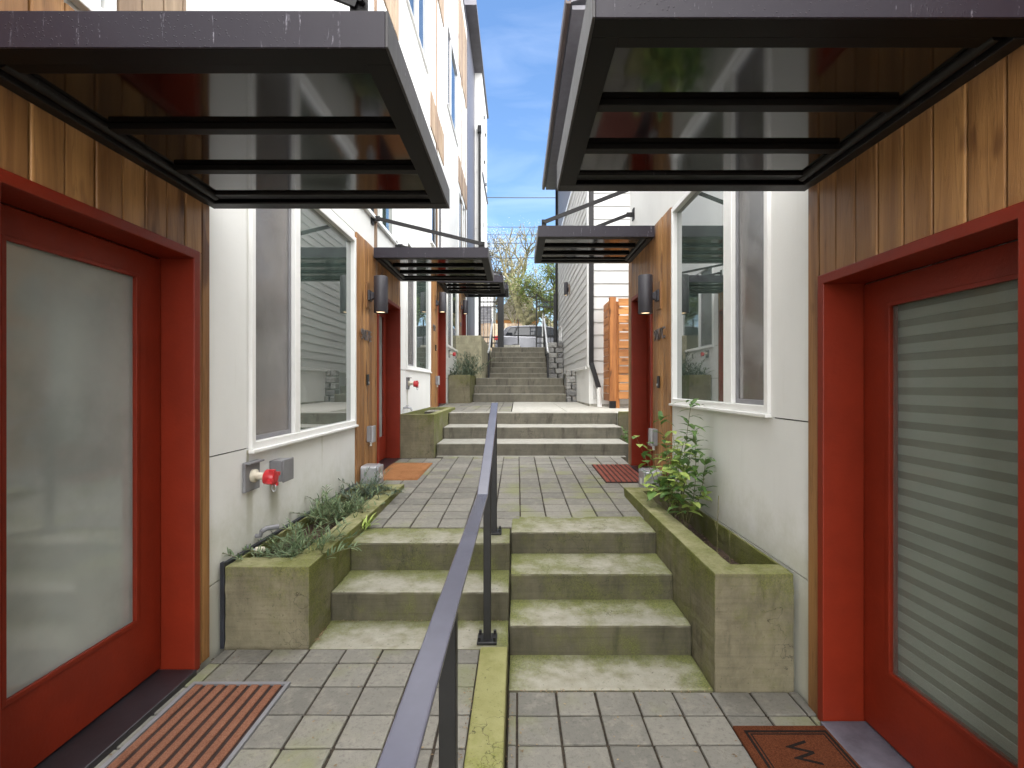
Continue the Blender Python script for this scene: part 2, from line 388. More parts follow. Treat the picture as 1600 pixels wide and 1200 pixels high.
def paving(name, x0, x1, y0, y1, zf, xo, yo, sx, sy, mat, holes=(), notch=None):
    m = MB(); b = MB(); gap = .0055
    i0 = int(math.floor((x0-xo)/sx)); i1 = int(math.ceil((x1-xo)/sx)); j0 = int(math.floor((y0-yo)/sy)); j1 = int(math.ceil((y1-yo)/sy))
    rnd = random.Random(name)
    for i in range(i0, i1):
        for j in range(j0, j1):
            a, c, d, e = max(x0, xo+i*sx), min(x1, xo+(i+1)*sx), max(y0, yo+j*sy), min(y1, yo+(j+1)*sy)
            if c-a < .02 or e-d < .02: continue
            cx, cy = (a+c)/2, (d+e)/2
            if any(h[0] < cx < h[1] and h[2] < cy < h[3] for h in holes): continue
            a += gap; c -= gap; d += gap; e -= gap
            jx, jy = rnd.uniform(-.0015, .0015), rnd.uniform(-.0015, .0015)
            z = [zf(yy)+rnd.uniform(-.0022, .0022) for yy in (d, d, e, e)]
            vs = [(a+jx, d+jy, zf(d)-.05), (c+jx, d+jy, zf(d)-.05), (c+jx, e+jy, zf(e)-.05), (a+jx, e+jy, zf(e)-.05),
                  (a+jx, d+jy, z[0]), (c+jx, d+jy, z[1]), (c+jx, e+jy, z[2]), (a+jx, e+jy, z[3])]
            m.add(vs, [(0,3,2,1),(4,5,6,7),(0,1,5,4),(1,2,6,5),(2,3,7,6),(3,0,4,7)])
    o = m.build(name, mat, bevel=.004, seg=2); struct(o)
    b.add([(x0, y0, zf(y0)-.009), (x1, y0, zf(y0)-.009), (x1, y1, zf(y1)-.009), (x0, y1, zf(y1)-.009)], [(0,1,2,3)])
    return o, b
sandm = []
ZT = lambda y: .500+(y-3.76)*.027           # the sloping upper terrace
ZM = lambda y: 1.126+(y-8.25)*.0106         # the mid terrace
_, b1 = paving('paving', -1.60, -.20, -.6, 2.724, lambda y: .135, -.93, 2.585, .2, .2025, PAVER_LOW)
_, b2 = paving('paving', -.045, 1.44, -.6, 2.567, lambda y: 0., 0., 2.378, .1985, .195, PAVER_LOW)
_, b3 = paving('paving', -1.62, 1.44, 3.762, 6.99, ZT, .026, 3.78, .21, .216, PAVER_UP,
               holes=[(-1.7, -1.142, 3.7, 5.06), (1.017, 1.6, 3.7, 4.76), (-.05, 1.6, 3.7, 4.07), (-1.7, -1.10, 6.84, 9)])
_, b4 = paving('paving', -1.64, -.1, 8.58, 12.4, ZM, -.1, 8.6, .22, .44, PAVER_UP)
sb = MB()
for b in (b1, b2, b4): sb.add(b.v, b.f)
sb.add([(-1.64, 5.0, ZT(5)-.009), (1.45, 5.0, ZT(5)-.009), (1.45, 7.0, ZT(7)-.009), (-1.64, 7.0, ZT(7)-.009)], [(0,1,2,3)])
sb.add([(-1.14, 3.76, ZT(3.76)-.0095), (-.04, 3.76, ZT(3.76)-.0095), (-.04, 5.0, ZT(5)-.0095), (-1.14, 5.0, ZT(5)-.0095)], [(0,1,2,3)])
sb.add([(-.04, 4.07, ZT(4.07)-.0095), (1.02, 4.07, ZT(4.07)-.0095), (1.02, 5.0, ZT(5)-.0095), (-.04, 5.0, ZT(5)-.0095)], [(0,1,2,3)])
struct(sb.build('joint_sand', SAND, recalc=False))
# mid terrace slabs
ms = MB()
ms.box(-.09, .85, 8.58, 12.42, 1.0, 1.12); ms.box(.86, 2.4, 8.58, 12.42, 1.0, 1.122); ms.box(1.66, 3.4, 8.25, 8.575, .4, 1.124)
for v in range(len(ms.v)):
    x, y, z = ms.v[v]
    if z > 1.05 and y > 8.5: ms.v[v] = (x, y, ZM(y)+(.001 if x < .856 else 0))
struct(ms.build('concrete_path', CONC_PLAIN, bevel=.006))

# ================================================================ stairs
def stairs(label, x0, x1, steps, mat, x0b=None, x1b=None, base=None, extra=.05):
    """steps: list of (y_front, z_top); last entry's y end given as final tuple (y_end, None)"""
    y0 = steps[0][0]; zb = base if base is not None else steps[0][1]-.25
    t = thing('stairs', label, 'stairs', ((x0+x1)/2, y0, zb), None)
    n = len(steps)-1
    for k in range(n):
        y, z = steps[k]; ye = steps[k+1][0]
        m = MB(); a = x0 if x0b is None else x0+(x0b-x0)*k/max(1, n-1); b = x1 if x1b is None else x1+(x1b-x1)*k/max(1, n-1)
        m.box(a, b, y, ye+(extra if k < n-1 else 0), zb-.02*k, z)
        # subdivide so that edges can wobble a little
        o = m.build('step', mat, t, bevel=.014, seg=2)
        if y0 < 7.2: wear(o, 5 if y0 < 4 else 4, .009)
    return t
stairs('mossy concrete steps left of the centre handrail, two risers with a landing slab', -1.142, -.0495,
       [(2.724, .136), (3.05, .311), (3.41, .500), (3.76, None)], CONC_STEP, base=-.08)
stairs('mossy concrete steps right of the centre handrail, three risers beside the mossy planter', -.0445, 1.017,
       [(2.567, .006), (2.90, .180), (3.246, .350), (3.632, .508), (4.07, None)], CONC_STEP, base=-.15)
stairs('three wide concrete steps beyond the paved terrace, between the two second front doors', -1.13, 1.52,
       [(6.93, .592), (7.0, .762), (7.64, .94), (8.25, 1.128), (8.58, None)], CONC_STEP2, x1b=1.66, base=.2)
stairs('three wide concrete steps at the far end of the upper walkway', -1.10, 1.22,
       [(12.4, 1.37), (12.8, 1.575), (13.2, 1.78), (15.55, None)], CONC_STEP2, base=1.0)
stairs('long narrow concrete flight climbing to the street gate', -.86, .94,
       [(15.5+.3*k, 1.965+.185*k) for k in range(6)]+[(18.6, None)], CONC_STEP2, base=1.5)
cb = MB(); cb.box(-.20, -.052, -.6, 2.72, -.2, .152)
tag(cb.build('curb', CONC_MOSS, bevel=.01), 'long yellow green mossy concrete curb under the centre handrail', 'curb')

# ================================================================ planters
def planter(label, x0, x1, y0, y1, z0, z1, th, soilz, mat=None, wallside=None):
    t = thing('planter', label, 'planter', ((x0+x1)/2, (y0+y1)/2, z0))
    m = MB()
    # open box as one ring
    o = [(x0, y0), (x1, y0), (x1, y1), (x0, y1)]
    a, b = x0+th, x1-th
    if wallside == 'left': a = x0+.012
    if wallside == 'right': b = x1-.012
    i = [(a, y0+th), (b, y0+th), (b, y1-th), (a, y1-th)]
    vs = [(p[0], p[1], z0) for p in o]+[(p[0], p[1], z1) for p in o]+[(p[0], p[1], z1) for p in i]+[(p[0], p[1], z0) for p in i]
    fs = []
    for k in range(4):
        q = (k+1) % 4
        fs += [(k, q, 4+q, 4+k), (4+k, 4+q, 8+q, 8+k), (8+k, 8+q, 12+q, 12+k), (12+k, 12+q, q, k)]
    m.add(vs, fs); wear(m.build('planter_wall', mat or CONC_PLANT, t, bevel=.012, seg=2), 5 if y0 < 5 else 3, .012)
    s = MB(); nx, ny = 8, 24
    rnd = random.Random(label); g0 = len(s.v); vs = []
    for jj in range(ny+1):
        for ii in range(nx+1):
            vs.append((a+(b-a)*ii/nx, y0+th+(y1-y0-2*th)*jj/ny, soilz+rnd.uniform(-.012, .012)))
    s.add(vs, [(jj*(nx+1)+ii, jj*(nx+1)+ii+1, (jj+1)*(nx+1)+ii+1, (jj+1)*(nx+1)+ii) for jj in range(ny) for ii in range(nx)], True)
    s.build('soil', SOIL, t)
    return t
planter('long mossy concrete planter on the left with three clumps of dark green plants', -1.605, -1.142, 2.74, 5.05, -.1, .578, .15, .50, wallside='left')
planter('bright yellow green mossy planter on the right, holding a leafy shrub', 1.017, 1.425, 2.567, 4.75, -.15, .605, .14, .43, wallside='right')
planter('mossy planter beside the three wide middle steps, under the red valve', -1.61, -1.14, 6.86, 9.2, .3, 1.18, .10, 1.08, wallside='left')
planter('small far planter with blue green bush beside the upper steps', -1.62, -1.11, 11.75, 13.5, .9, 1.83, .10, 1.76, wallside='left')
ed = MB(); ed.box(-1.628, -1.6055, 2.735, 2.76, .13, .60); ed.box(-1.628, -1.6055, 2.76, 5.05, .13, .592)
tag(ed.build('flashing', RUBBER), 'black drainage membrane strip between left planter and white wall', 'membrane')
# retaining walls at the back
rw = MB(); rw.box(-2.6, -.97, 13.55, 13.8, 1.3, 2.94); rw.box(-1.2, -.965, 13.805, 18.4, 1.3, 2.935)
tag(rw.build('retaining_wall', CONC_WALL, bevel=.012), 'tall stained concrete retaining wall left of the narrow upper stairs', 'retaining wall')
rw = MB(); rw.box(1.53, 3.3, 8.6, 8.78, .2, 1.118); rw.box(1.665, 3.3, 8.2, 8.247, .2, 1.15)
tag(rw.build('retaining_wall', CONC_PLANT, bevel=.01), 'low mossy wall end beside the right end of the middle steps', 'retaining wall')

# stacked block wall right of stairs
def blockwall(label, cells):
    t = MB(); rnd = random.Random(label)
    for (x0, x1, y0, y1, z0, z1) in cells:
        e = .012; j = lambda: rnd.uniform(-.012, .012)
        t.box(x0+e, x1-e, y0+j(), y1, z0+.006, z1-.006)
    return tag(t.build('block_wall', CONC_BLOCK, bevel=.022, seg=3), label, 'block wall')
def m_block():
    t = MT('block', .9, .2); isl = t.island(); v = t.n('ShaderNodeTexVoronoi'); v.inputs['Scale'].default_value = 16; t.l(t.tc.outputs['Object'], v.inputs[0])
    a = t.mix(isl, (.20, .20, .20), (.36, .355, .34)); a = t.mix(t.math('MULTIPLY', t.step(t.noise(8, 5), .5, .75), .5), a, (.30, .26, .17)); t.col(a)
    t.bump(t.math('ADD', v.outputs[0], t.noise(25, 5)), .02, .8); return t.m
CONC_BLOCK = m_block()
cells = []
for k in range(5):
    z0 = 1.15+k*.165; off = .0 if k % 2 else .12
    for x in [1.225, 1.225+.26-off, 1.225+.52-off]:
        cells.append((x, x+.26-(off if x == 1.225 else 0), 12.45+k*.02, 12.8, z0, z0+.165))
blockwall('rough grey block wall right of the far wide steps, beside the downpipe', cells)
cells = []
for k in range(7):
    z0 = 1.79+k*.165
    cells.append((.97, 1.18 if k % 2 else 1.27, 15.6+k*.02, 15.95, z0, z0+.165)); cells.append((1.19 if k % 2 else 1.28, 1.46, 15.6+k*.02, 15.95, z0, z0+.165))
    for j in range(5): cells.append((.975, 1.3, 15.96+j*.5, 16.45+j*.5, z0, z0+.165))
blockwall('tall grey block wall along the right side of the narrow upper stairs', cells)

# ================================================================ townhouses
XL, XR = -1.64, 1.45
def boards(m, X, s, y0, y1, z0, z1, holes, w=.13, off=0., rnd=None):
    """vertical boards on the wall plane; s=+1 when the alley lies at +x of the wall"""
    rnd = rnd or random.Random(3); y = y0+off
    if off > 0: y -= w
    while y < y1-.01:
        a = max(y, y0)+.0045; b = min(y+w, y1)-.0045
        if b-a > .012:
            t = .018+rnd.choice((0, .002, .004))
            segs = [(z0, z1)]
            for h in holes:
                if a < h[1]-.001 and b > h[0]+.001:
                    ns = []
                    for (c, d) in segs:
                        if h[3] <= c or h[2] >= d: ns.append((c, d)); continue
                        if c < h[2]: ns.append((c, h[2]))
                        if d > h[3]: ns.append((h[3], d))
                    segs = ns
            for c, d in segs:
                # cut the board beside a hole when it only partly overlaps
                m.box(X-s*.004, X+s*t, a, b, c, d)
            # partial side slivers
            for h in holes:
                if a < h[0] < b: m.box(X-s*.004, X+s*t, a, h[0], max(z0, h[2]), min(z1, h[3]))
                if a < h[1] < b: m.box(X-s*.004, X+s*t, h[1], b, max(z0, h[2]), min(z1, h[3]))
        y += w

def window(root, X, s, y0, y1, z0, z1, mull=(), screens=(), glass=None, fw=.045, lab=None):
    m = MB(); p = X+s*.022; q = X-s*.06
    m.sheet(p, q-p, y0, y1, z0, z1, [(y0+fw, y1-fw, z0+fw, z1-fw)])
    m.box(X+s*.003, X+s*.040, y0-.012, y1+.012, z0-.022, z0-.0005)
    f = m.build('window', VINYL, root, bevel=.004)
    if lab: f['label'] = lab
    edges = [y0+fw]; k = []
    for a, b in mull: k.append((a, b))
    for a, b in mull:
        mm = MB(); mm.box(p-s*.006, q+s*.004, a, b, z0+fw+.001, z1-fw-.001); mm.build('mullion', VINYL, f, bevel=.004)
    cur = y0+fw
    spans = []
    for a, b in mull: spans.append((cur, a)); cur = b
    spans.append((cur, y1-fw))
    for i, (a, b) in enumerate(spans):
        if i in screens:
            fr = MB(); c = X-s*.012
            fr.sheet(c, -s*.018, a+.001, b-.001, z0+fw+.001, z1-fw-.001, [(a+.03, b-.03, z0+fw+.03, z1-fw-.03)]); fr.build('sash', GREYBOX, f, bevel=.003)
            g_ = MB(); g_.box(X-s*.022, X-s*.024, a+.028, b-.028, z0+fw+.028, z1-fw-.028); g_.build('insect_screen', SCREEN, f)
        else:
            g_ = MB(); g_.box(X-s*.022, X-s*.028, a+.001, b-.001, z0+fw+.001, z1-fw-.001); g_.build('glass_pane', glass or GLASS, f)
    return f

def door(root, X, s, y0, y1, z0, z1, rec=.125, blinds=False, zt=None, handle_far=False):
    """y0..y1, z0..z1: outer size of the red frame"""
    fw = .045
    m = MB(); m.sheet(X+s*.034, -s*(rec+.05), y0, y1, z0, z1, [(y0+fw, y1-fw, z0-.1, z1-fw)])
    m.build('door_frame', RED, root, bevel=.004)
    a, b, c = y0+fw, y1-fw, z1-fw
    D = X-s*rec
    # stop moulding round the leaf
    d = MB(); st = .165
    d.sheet(D, -s*.04, a+.006, b-.006, z0+.03, c-.006, [(a+st, b-st, z0+.335, c-.125)])
    leaf = d.build('door', RED, root, bevel=.005)
    bd = MB()
    bd.sheet(D+s*.006, -s*.012, a+st-.012, b-st+.012, z0+.323, c-.113, [(a+st+.006, b-st-.006, z0+.341, c-.131)])
    bd.build('glazing_bead', RED, leaf, bevel=.002)
    gp = MB(); gp.box(D-s*.016, D-s*.022, a+st+.001, b-st-.001, z0+.336, c-.126)
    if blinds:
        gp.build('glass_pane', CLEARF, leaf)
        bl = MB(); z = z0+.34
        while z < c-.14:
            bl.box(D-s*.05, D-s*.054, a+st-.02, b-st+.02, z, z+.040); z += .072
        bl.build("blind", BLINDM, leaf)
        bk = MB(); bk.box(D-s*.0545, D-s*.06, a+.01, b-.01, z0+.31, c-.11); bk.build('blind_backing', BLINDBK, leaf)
    else: gp.build('glass_pane', FROST, leaf)
    h = MB(); hy = a+.07
    h.box(D+s*.001, D+s*.012, hy-.025, hy+.025, z0+.93, z0+1.13); h.tube([(D+s*.012, hy, z0+1.03), (D+s*.035, hy, z0+1.03), (D+s*.04, hy, z0+1.03), (D+s*.06, hy, z0+1.03), (D+s*.065, hy, z0+1.03)], [.012, .012, .024, .026, .015], 14)
    h.tube([(D+s*.012, hy, z0+1.09), (D+s*.03, hy, z0+1.09)], .022, 12)
    h.build('handle', ALU, leaf)
    t = MB(); t.box(X+s*.05, D-s*.03, a+.002, b-.002, z0-.03, z0+.022); t.build('threshold', SLATE if blinds else GRILLDK, root, bevel=.006)

def m_clearf():
    t = MT('reeded_glass', .05, .6); t.b.inputs['Base Color'].default_value = (.62, .70, .66, 1)
    tr = t.n('ShaderNodeBsdfTransparent'); tr.inputs[0].default_value = (.88, .90, .88, 1)
    ms_ = t.n('ShaderNodeMixShader'); ms_.inputs[0].default_value = .80
    t.l(t.b.outputs[0], ms_.inputs[1]); t.l(tr.outputs[0], ms_.inputs[2]); t.l(ms_.outputs[0], t.nt.nodes['Material Output'].inputs[0])
    t.b.inputs['Base Color'].default_value = (.25, .29, .27, 1); return t.m
CLEARF = m_clearf(); SLATE = m_plain('slate_sill', (.10, .095, .12), .5, .3, 8, .4)
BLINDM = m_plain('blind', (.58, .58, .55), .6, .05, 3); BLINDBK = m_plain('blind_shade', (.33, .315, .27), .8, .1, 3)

def townhouse(label, side, Y0, Y1, Zb, Ztop, grooves, cedars, doors, windows, Xdepth=7.0, ends=(False, False)):
    X, s = (XL, 1) if side == 'L' else (XR, -1)
    root = thing('townhouse', label, 'townhouse', (X, (Y0+Y1)/2, Zb), 'townhouses lining the walkway')
    op = [(d['y0']+.01, d['y1']-.01, Zb-.5, d['z1']-.01) for d in doors]+[(w_['y0']+.01, w_['y1']-.01, w_['z0']+.01, w_['z1']-.01) for w_ in windows]
    m = MB(); m.sheet(X-s*.012, -s*.09, Y0, Y1, Zb, Ztop, op); m.build('wall', W_BASE, root)
    g_ = 0.004
    ph = list(op)
    for c in cedars: ph.append((c[0]-.001, c[1]+.001, c[2]-.001, c[3]+.001))
    for gr in grooves:
        if gr[0] == 'h': ph.append((gr[2], gr[3], gr[1]-g_, gr[1]+g_))
        else: ph.append((gr[1]-g_*.7, gr[1]+g_*.7, gr[2], gr[3]))
    m = MB(); m.sheet(X, -s*.0115, Y0+.001, Y1-.001, Zb, Ztop, ph)
    tag(m.build('wall_panels', W_PANEL, root), 'white fibre cement panels')
    if cedars:
        m = MB(); rnd = random.Random(label)
        dh = [(d['y0'], d['y1'], Zb-.5, d['z1']) for d in doors]
        for c in cedars[:1]: boards(m, X, s, c[0], c[1], c[2], c[3], dh, rnd=rnd)
        m.build('cedar_cladding', CEDAR, root, bevel=.005)
        for c in cedars[1:]:
            m = MB(); boards(m, X, s, c[0], c[1], c[2], c[3], dh, rnd=rnd); m.build('cedar_cladding', CEDAR_OLD, root, bevel=.003)
    for d in doors: door(root, X, s, **d)
    for w_ in windows: window(root, X, s, **w_)
    m = MB(); XB = X-s*Xdepth
    m.box(X-s*.10, XB, Y0+.002, Y0+.10, Zb, Ztop-.1); m.box(X-s*.10, XB, Y1-.10, Y1-.002, Zb, Ztop-.1); m.box(XB, XB-s*.1, Y0, Y1, Zb, Ztop-.1)
    m.build('side_walls', W_PANEL, root)
    m = MB(); m.box(X+s*.03, XB-s*.13, Y0+.001, Y1-.001, Ztop+.001, Ztop+.09); m.build('roof', DARKSIDE, root)
    # dark interior core so panes never show through the house
    return root

LU = {}
townhouse('nearest white and cedar townhouse on the left with a tall frosted glass red door', 'L', -3.0, 5.04, -.1, 12.3,
    [('h', 1.19, 2.64, 3.04), ('h', .50, 2.64, 5.04), ('v', 3.04, 1.19, 3.06), ('h', 3.13, 2.45, 5.04), ('v', 3.6, 3.13, 12), ('h', 5.6, -3, 5.04), ('h', 1.19, -3, .6), ('v', 2.46, 3.2, 12)],
    [(.62, 2.64, .14, 2.95), (2.03, 2.45, 2.95, 5.6), (.3, 2.45, 5.8, 6.6)],
    [dict(y0=1.51, y1=2.53, z0=.14, z1=2.25, rec=.13)],
    [dict(y0=3.05, y1=5.03, z0=1.18, z1=3.06, mull=[(3.655, 3.745)], screens=(0,)),
     dict(y0=.6, y1=2.02, z0=3.0, z1=4.7, mull=[(1.90, 1.95)], glass=GLASS),
     dict(y0=-2.2, y1=-.4, z0=1.1, z1=2.9, mull=[(-1.6, -1.52)], screens=()),
     dict(y0=2.7, y1=4.6, z0=6.6, z1=8.7, mull=[(3.6, 3.66)], glass=GLASS_UP)])
townhouse('second townhouse on the left, cedar porch wall with cylinder lamp and door number 907E', 'L', 5.04, 9.41, .1, 12.3,
    [('h', 1.80, 6.9, 7.33), ('h', 1.05, 6.93, 9.4), ('h', 3.13, 5.04, 6.93), ('h', 3.80, 6.4, 9.4), ('h', 4.25, 6.4, 9.41), ('v', 7.33, 1.85, 7.2), ('h', 5.9, 5.04, 9.4), ('v', 7.15, 3.8, 12)],
    [(5.045, 6.93, .5, 3.13), (5.2, 6.85, 6.3, 7.1)],
    [dict(y0=5.78, y1=6.885, z0=.56, z1=2.66, rec=.15)],
    [dict(y0=7.35, y1=9.39, z0=1.83, z1=3.74, mull=[(7.96, 8.06)], screens=(0,)),
     dict(y0=5.05, y1=6.68, z0=3.48, z1=5.6, mull=[(5.95, 6.02)]),
     dict(y0=7.18, y1=9.1, z0=7.28, z1=9.6, mull=[(8.2, 8.25)], glass=GLASS_UP)])
townhouse('third townhouse on the left with cedar strip, grey lamp and red valve', 'L', 9.41, 13.9, .7, 12.6,
    [('h', 2.5, 11.35, 11.6), ('h', 1.75, 11.35, 13.9), ('h', 3.8, 9.41, 11.3), ('h', 4.9, 11.2, 13.9), ('v', 11.3, 4.0, 12), ('h', 7.9, 11.2, 13.9)],
    [(9.42, 11.34, 1.13, 3.78), (9.42, 11.1, 6.46, 7.15), (9.42, 11.1, 9.54, 11.9)],
    [dict(y0=10.18, y1=11.28, z0=1.16, z1=3.28, rec=.15)],
    [dict(y0=11.66, y1=13.88, z0=2.50, z1=4.45, mull=[(12.5, 12.6)], screens=(0,)),
     dict(y0=9.43, y1=10.95, z0=4.3, z1=6.3, mull=[(10.3, 10.36)], glass=GLASS_UP, screens=(1,)),
     dict(y0=11.6, y1=13.7, z0=8.14, z1=10.1, mull=[(12.25, 12.33)], screens=(0,), glass=GLASS_UP)])
townhouse('fourth and farthest white townhouse on the left with narrow cedar strip and red door', 'L', 13.9, 16.3, 1.2, 13.2,
    [('h', 4.5, 13.9, 16.2), ('v', 16.1, 4.5, 12)],
    [(13.91, 15.75, 1.78, 4.42), (13.91, 16.15, 7.26, 8.0), (13.91, 16.1, 10.5, 12.7)],
    [dict(y0=14.6, y1=15.72, z0=1.8, z1=3.95, rec=.15)],
    [dict(y0=13.93, y1=15.5, z0=4.95, z1=7.05, mull=[(14.9, 14.95)], glass=GLASS_UP)])
# far tall block on the left
root = thing('apartment_building', 'tall white and dark grey end building on the left with rain head', 'building', (-4, 19, 2.5))
m = MB()
y = 16.32
while y < 19.1:
    m.box(-1.64+(.02), -1.75, y+.004, min(y+.12, 19.1)-.004, 2.4, 13.55); y += .12
m.box(-1.66, -9, 16.31, 19.1, 2.4, 13.5)
m.build('dark_siding', DARKSIDE, root, bevel=.003)
m = MB(); m.box(-1.64, -9, 19.11, 22.3, 2.4, 5.8); m.sheet(-1.35, -7.6, 19.11, 22.3, 5.81, 13.55, [(19, 23, 9.745, 9.755), (19, 23, 7.6, 7.61), (20.6, 20.61, 5.8, 9.7)])
m.build('wall', W_PANEL, root)
m = MB(); m.box(-1.28, -9.1, 15.7, 22.4, 13.56, 13.72); m.box(-1.30, -1.36, 19.2, 22.35, 9.70, 9.80)
m.build('roof_trim', DARKSIDE, root)
m = MB(); m.box(-1.5, -1.36, 18.9, 19.09, 11.2, 11.45); m.box(-1.47, -1.38, 18.95, 19.04, 3, 11.2); m.build('rain_head', BLACKM, root)
for (yy, zz) in ((20, 12.3), (21, 12.1), (20.2, 10.6), (21.2, 10.1)):
    m = MB(); m.box(-1.349, -1.30, yy, yy+.12, zz, zz+.1); m.build('wall_vent', BLACKM, root)
window(root, -1.35, 1, 19.5, 20.3, 8.0, 9.5, glass=GLASS_UP)

townhouse('nearest white and cedar townhouse on the right, red door with striped blind', 'R', -3.0, 4.66, -.2, 5.9,
    [('h', 1.39, 2.46, 2.83), ('h', .60, 2.46, 4.66), ('h', 3.23, 2.46, 4.66), ('v', 2.83, 3.23, 5.8)],
    [(.55, 2.46, -.02, 2.95)],
    [dict(y0=1.369, y1=2.356, z0=0.0, z1=2.088, rec=.15, blinds=True)],
    [dict(y0=2.85, y1=4.635, z0=1.41, z1=3.21, mull=[(3.345, 3.475)], screens=(0,)),
     dict(y0=-2.2, y1=-.4, z0=1.3, z1=3.1, mull=[(-1.6, -1.52)])], Xdepth=6)
townhouse('second townhouse on the right, cedar porch wall with cylinder lamp and door number 907C', 'R', 4.66, 6.43, .2, 5.9,
    [('h', 3.25, 4.66, 6.43)],
    [(4.665, 6.425, .45, 3.24)],
    [dict(y0=5.27, y1=6.215, z0=.565, z1=2.66, rec=.15)],
    [], Xdepth=6)

# ================================================================ white lap-sided house on the right
XH = 1.47
root = thing('house', 'white lap sided house on the right with black downpipe and dark upper storey', 'house', (4, 14, 1.1))
m = MB(); z = 1.95; 
def lap(m, z0, z1, fn, st=.205):
    z = z0
    while z < z1:
        zt = min(z+st, z1); fn(z, zt); z = zt
def side_lap(z, zt):   # along the walkway, bottom edge proud
    m.add([(XH-.014, 10.44, z), (XH-.014, 17.9, z), (XH+.012, 17.9, z), (XH+.012, 10.44, z), (XH-.002, 10.44, zt), (XH-.002, 17.9, zt), (XH+.012, 17.9, zt), (XH+.012, 10.44, zt)],
          [(0,3,2,1),(4,5,6,7),(0,1,5,4),(1,2,6,5),(2,3,7,6),(3,0,4,7)])
lap(m, 2.0, 6.66, side_lap, .19)
m.build('side_siding', SIDING, root)
m = MB()
def front_lap(z, zt):
    m.add([(XH+.1, 10.278, z), (6.5, 10.278, z), (6.5, 10.312, z), (XH+.1, 10.312, z), (XH+.1, 10.298, zt), (6.5, 10.298, zt), (6.5, 10.312, zt), (XH+.1, 10.312, zt)],
          [(0,3,2,1),(4,5,6,7),(0,1,5,4),(1,2,6,5),(2,3,7,6),(3,0,4,7)])
lap(m, 1.3, 8.6, front_lap, .265); m.build('front_siding', SIDING, root)
m = MB(); m.box(XH+.014, 6.5, 10.316, 17.88, 1.2, 8.6); m.build('core_wall', W_PANEL, root)
m = MB(); m.box(XH-.02, XH+.098, 10.28, 10.315, 1.95, 8.6); m.box(XH-.02, XH+.012, 10.315, 10.43, 1.95, 8.6)
m.box(XH-.03, XH+.012, 10.44, 17.9, 6.665, 6.80); m.build('corner_board', VINYL, root, bevel=.003)
m = MB(); y = 10.44
while y < 17.9:
    m.box(XH-.02, XH+.012, y+.004, min(17.9, y+.14)-.004, 6.81, 8.6); y += .14
m.build('upper_siding', DARKSIDE, root)
m = MB(); m.prism([(1.0, 8.72), (1.0, 8.88), (6.9, 10.9), (6.9, 10.74)], 'y', 9.3, 18.0); m.box(1.03, 1.46, 9.35, 17.95, 8.62, 8.70); m.build('roof', DARKSIDE, root)
m = MB(); m.prism([(.90, 8.68), (.90, 8.90), (.93, 8.90), (.93, 8.71), (.985, 8.71), (.985, 8.90), (.998, 8.90), (.998, 8.66), (.93, 8.66)], 'y', 9.25, 18.05); m.build('gutter', m_plain('gutter', (.05, .03, .028), .4), root)
m = MB(); m.box(XH+.03, 6.4, 10.33, 12.3, .9, 1.96); m.box(XH+.02, XH+.35, 12.3, 17.8, .9, 2.0)
m.build('foundation', CONC_PLAIN, root)
m = MB(); m.box(XH-.03, XH+.01, 10.6, 17.9, 1.93, 1.995); m.build('skirt_trim', VINYL, root)
# downpipe
m = MB(); dx, dy = XH+.05, 10.215
m.box(dx-.045, dx+.045, dy-.03, dy+.06, 2.0, 8.6)
m.bar((dx, dy, 2.03), (dx+.14, dy-.10, 1.52), .09, .075, (0, 1, 0)); m.build('downpipe', BLACKM, root, bevel=.006)
m = MB(); m.tube([(dx+.14, dy-.10, 1.54), (dx+.15, dy-.10, 1.12)], .05, 14); m.build('drain_pipe', VINYL, root)
m = MB(); m.box(XH-.10, XH-.02, 17.82, 17.9, 2.9, 8.6); m.build('downpipe', BLACKM, root, bevel=.005)
window(root, XH-.014, -1, 16.4, 17.0, 3.05, 3.55, fw=.04)
m = MB(); m.prism([(.98, 6.1), (.98, 6.2), (1.47, 6.75), (1.47, 6.6)], 'y', 17.95, 18.6); m.build('porch_eave', BLACKM, root)

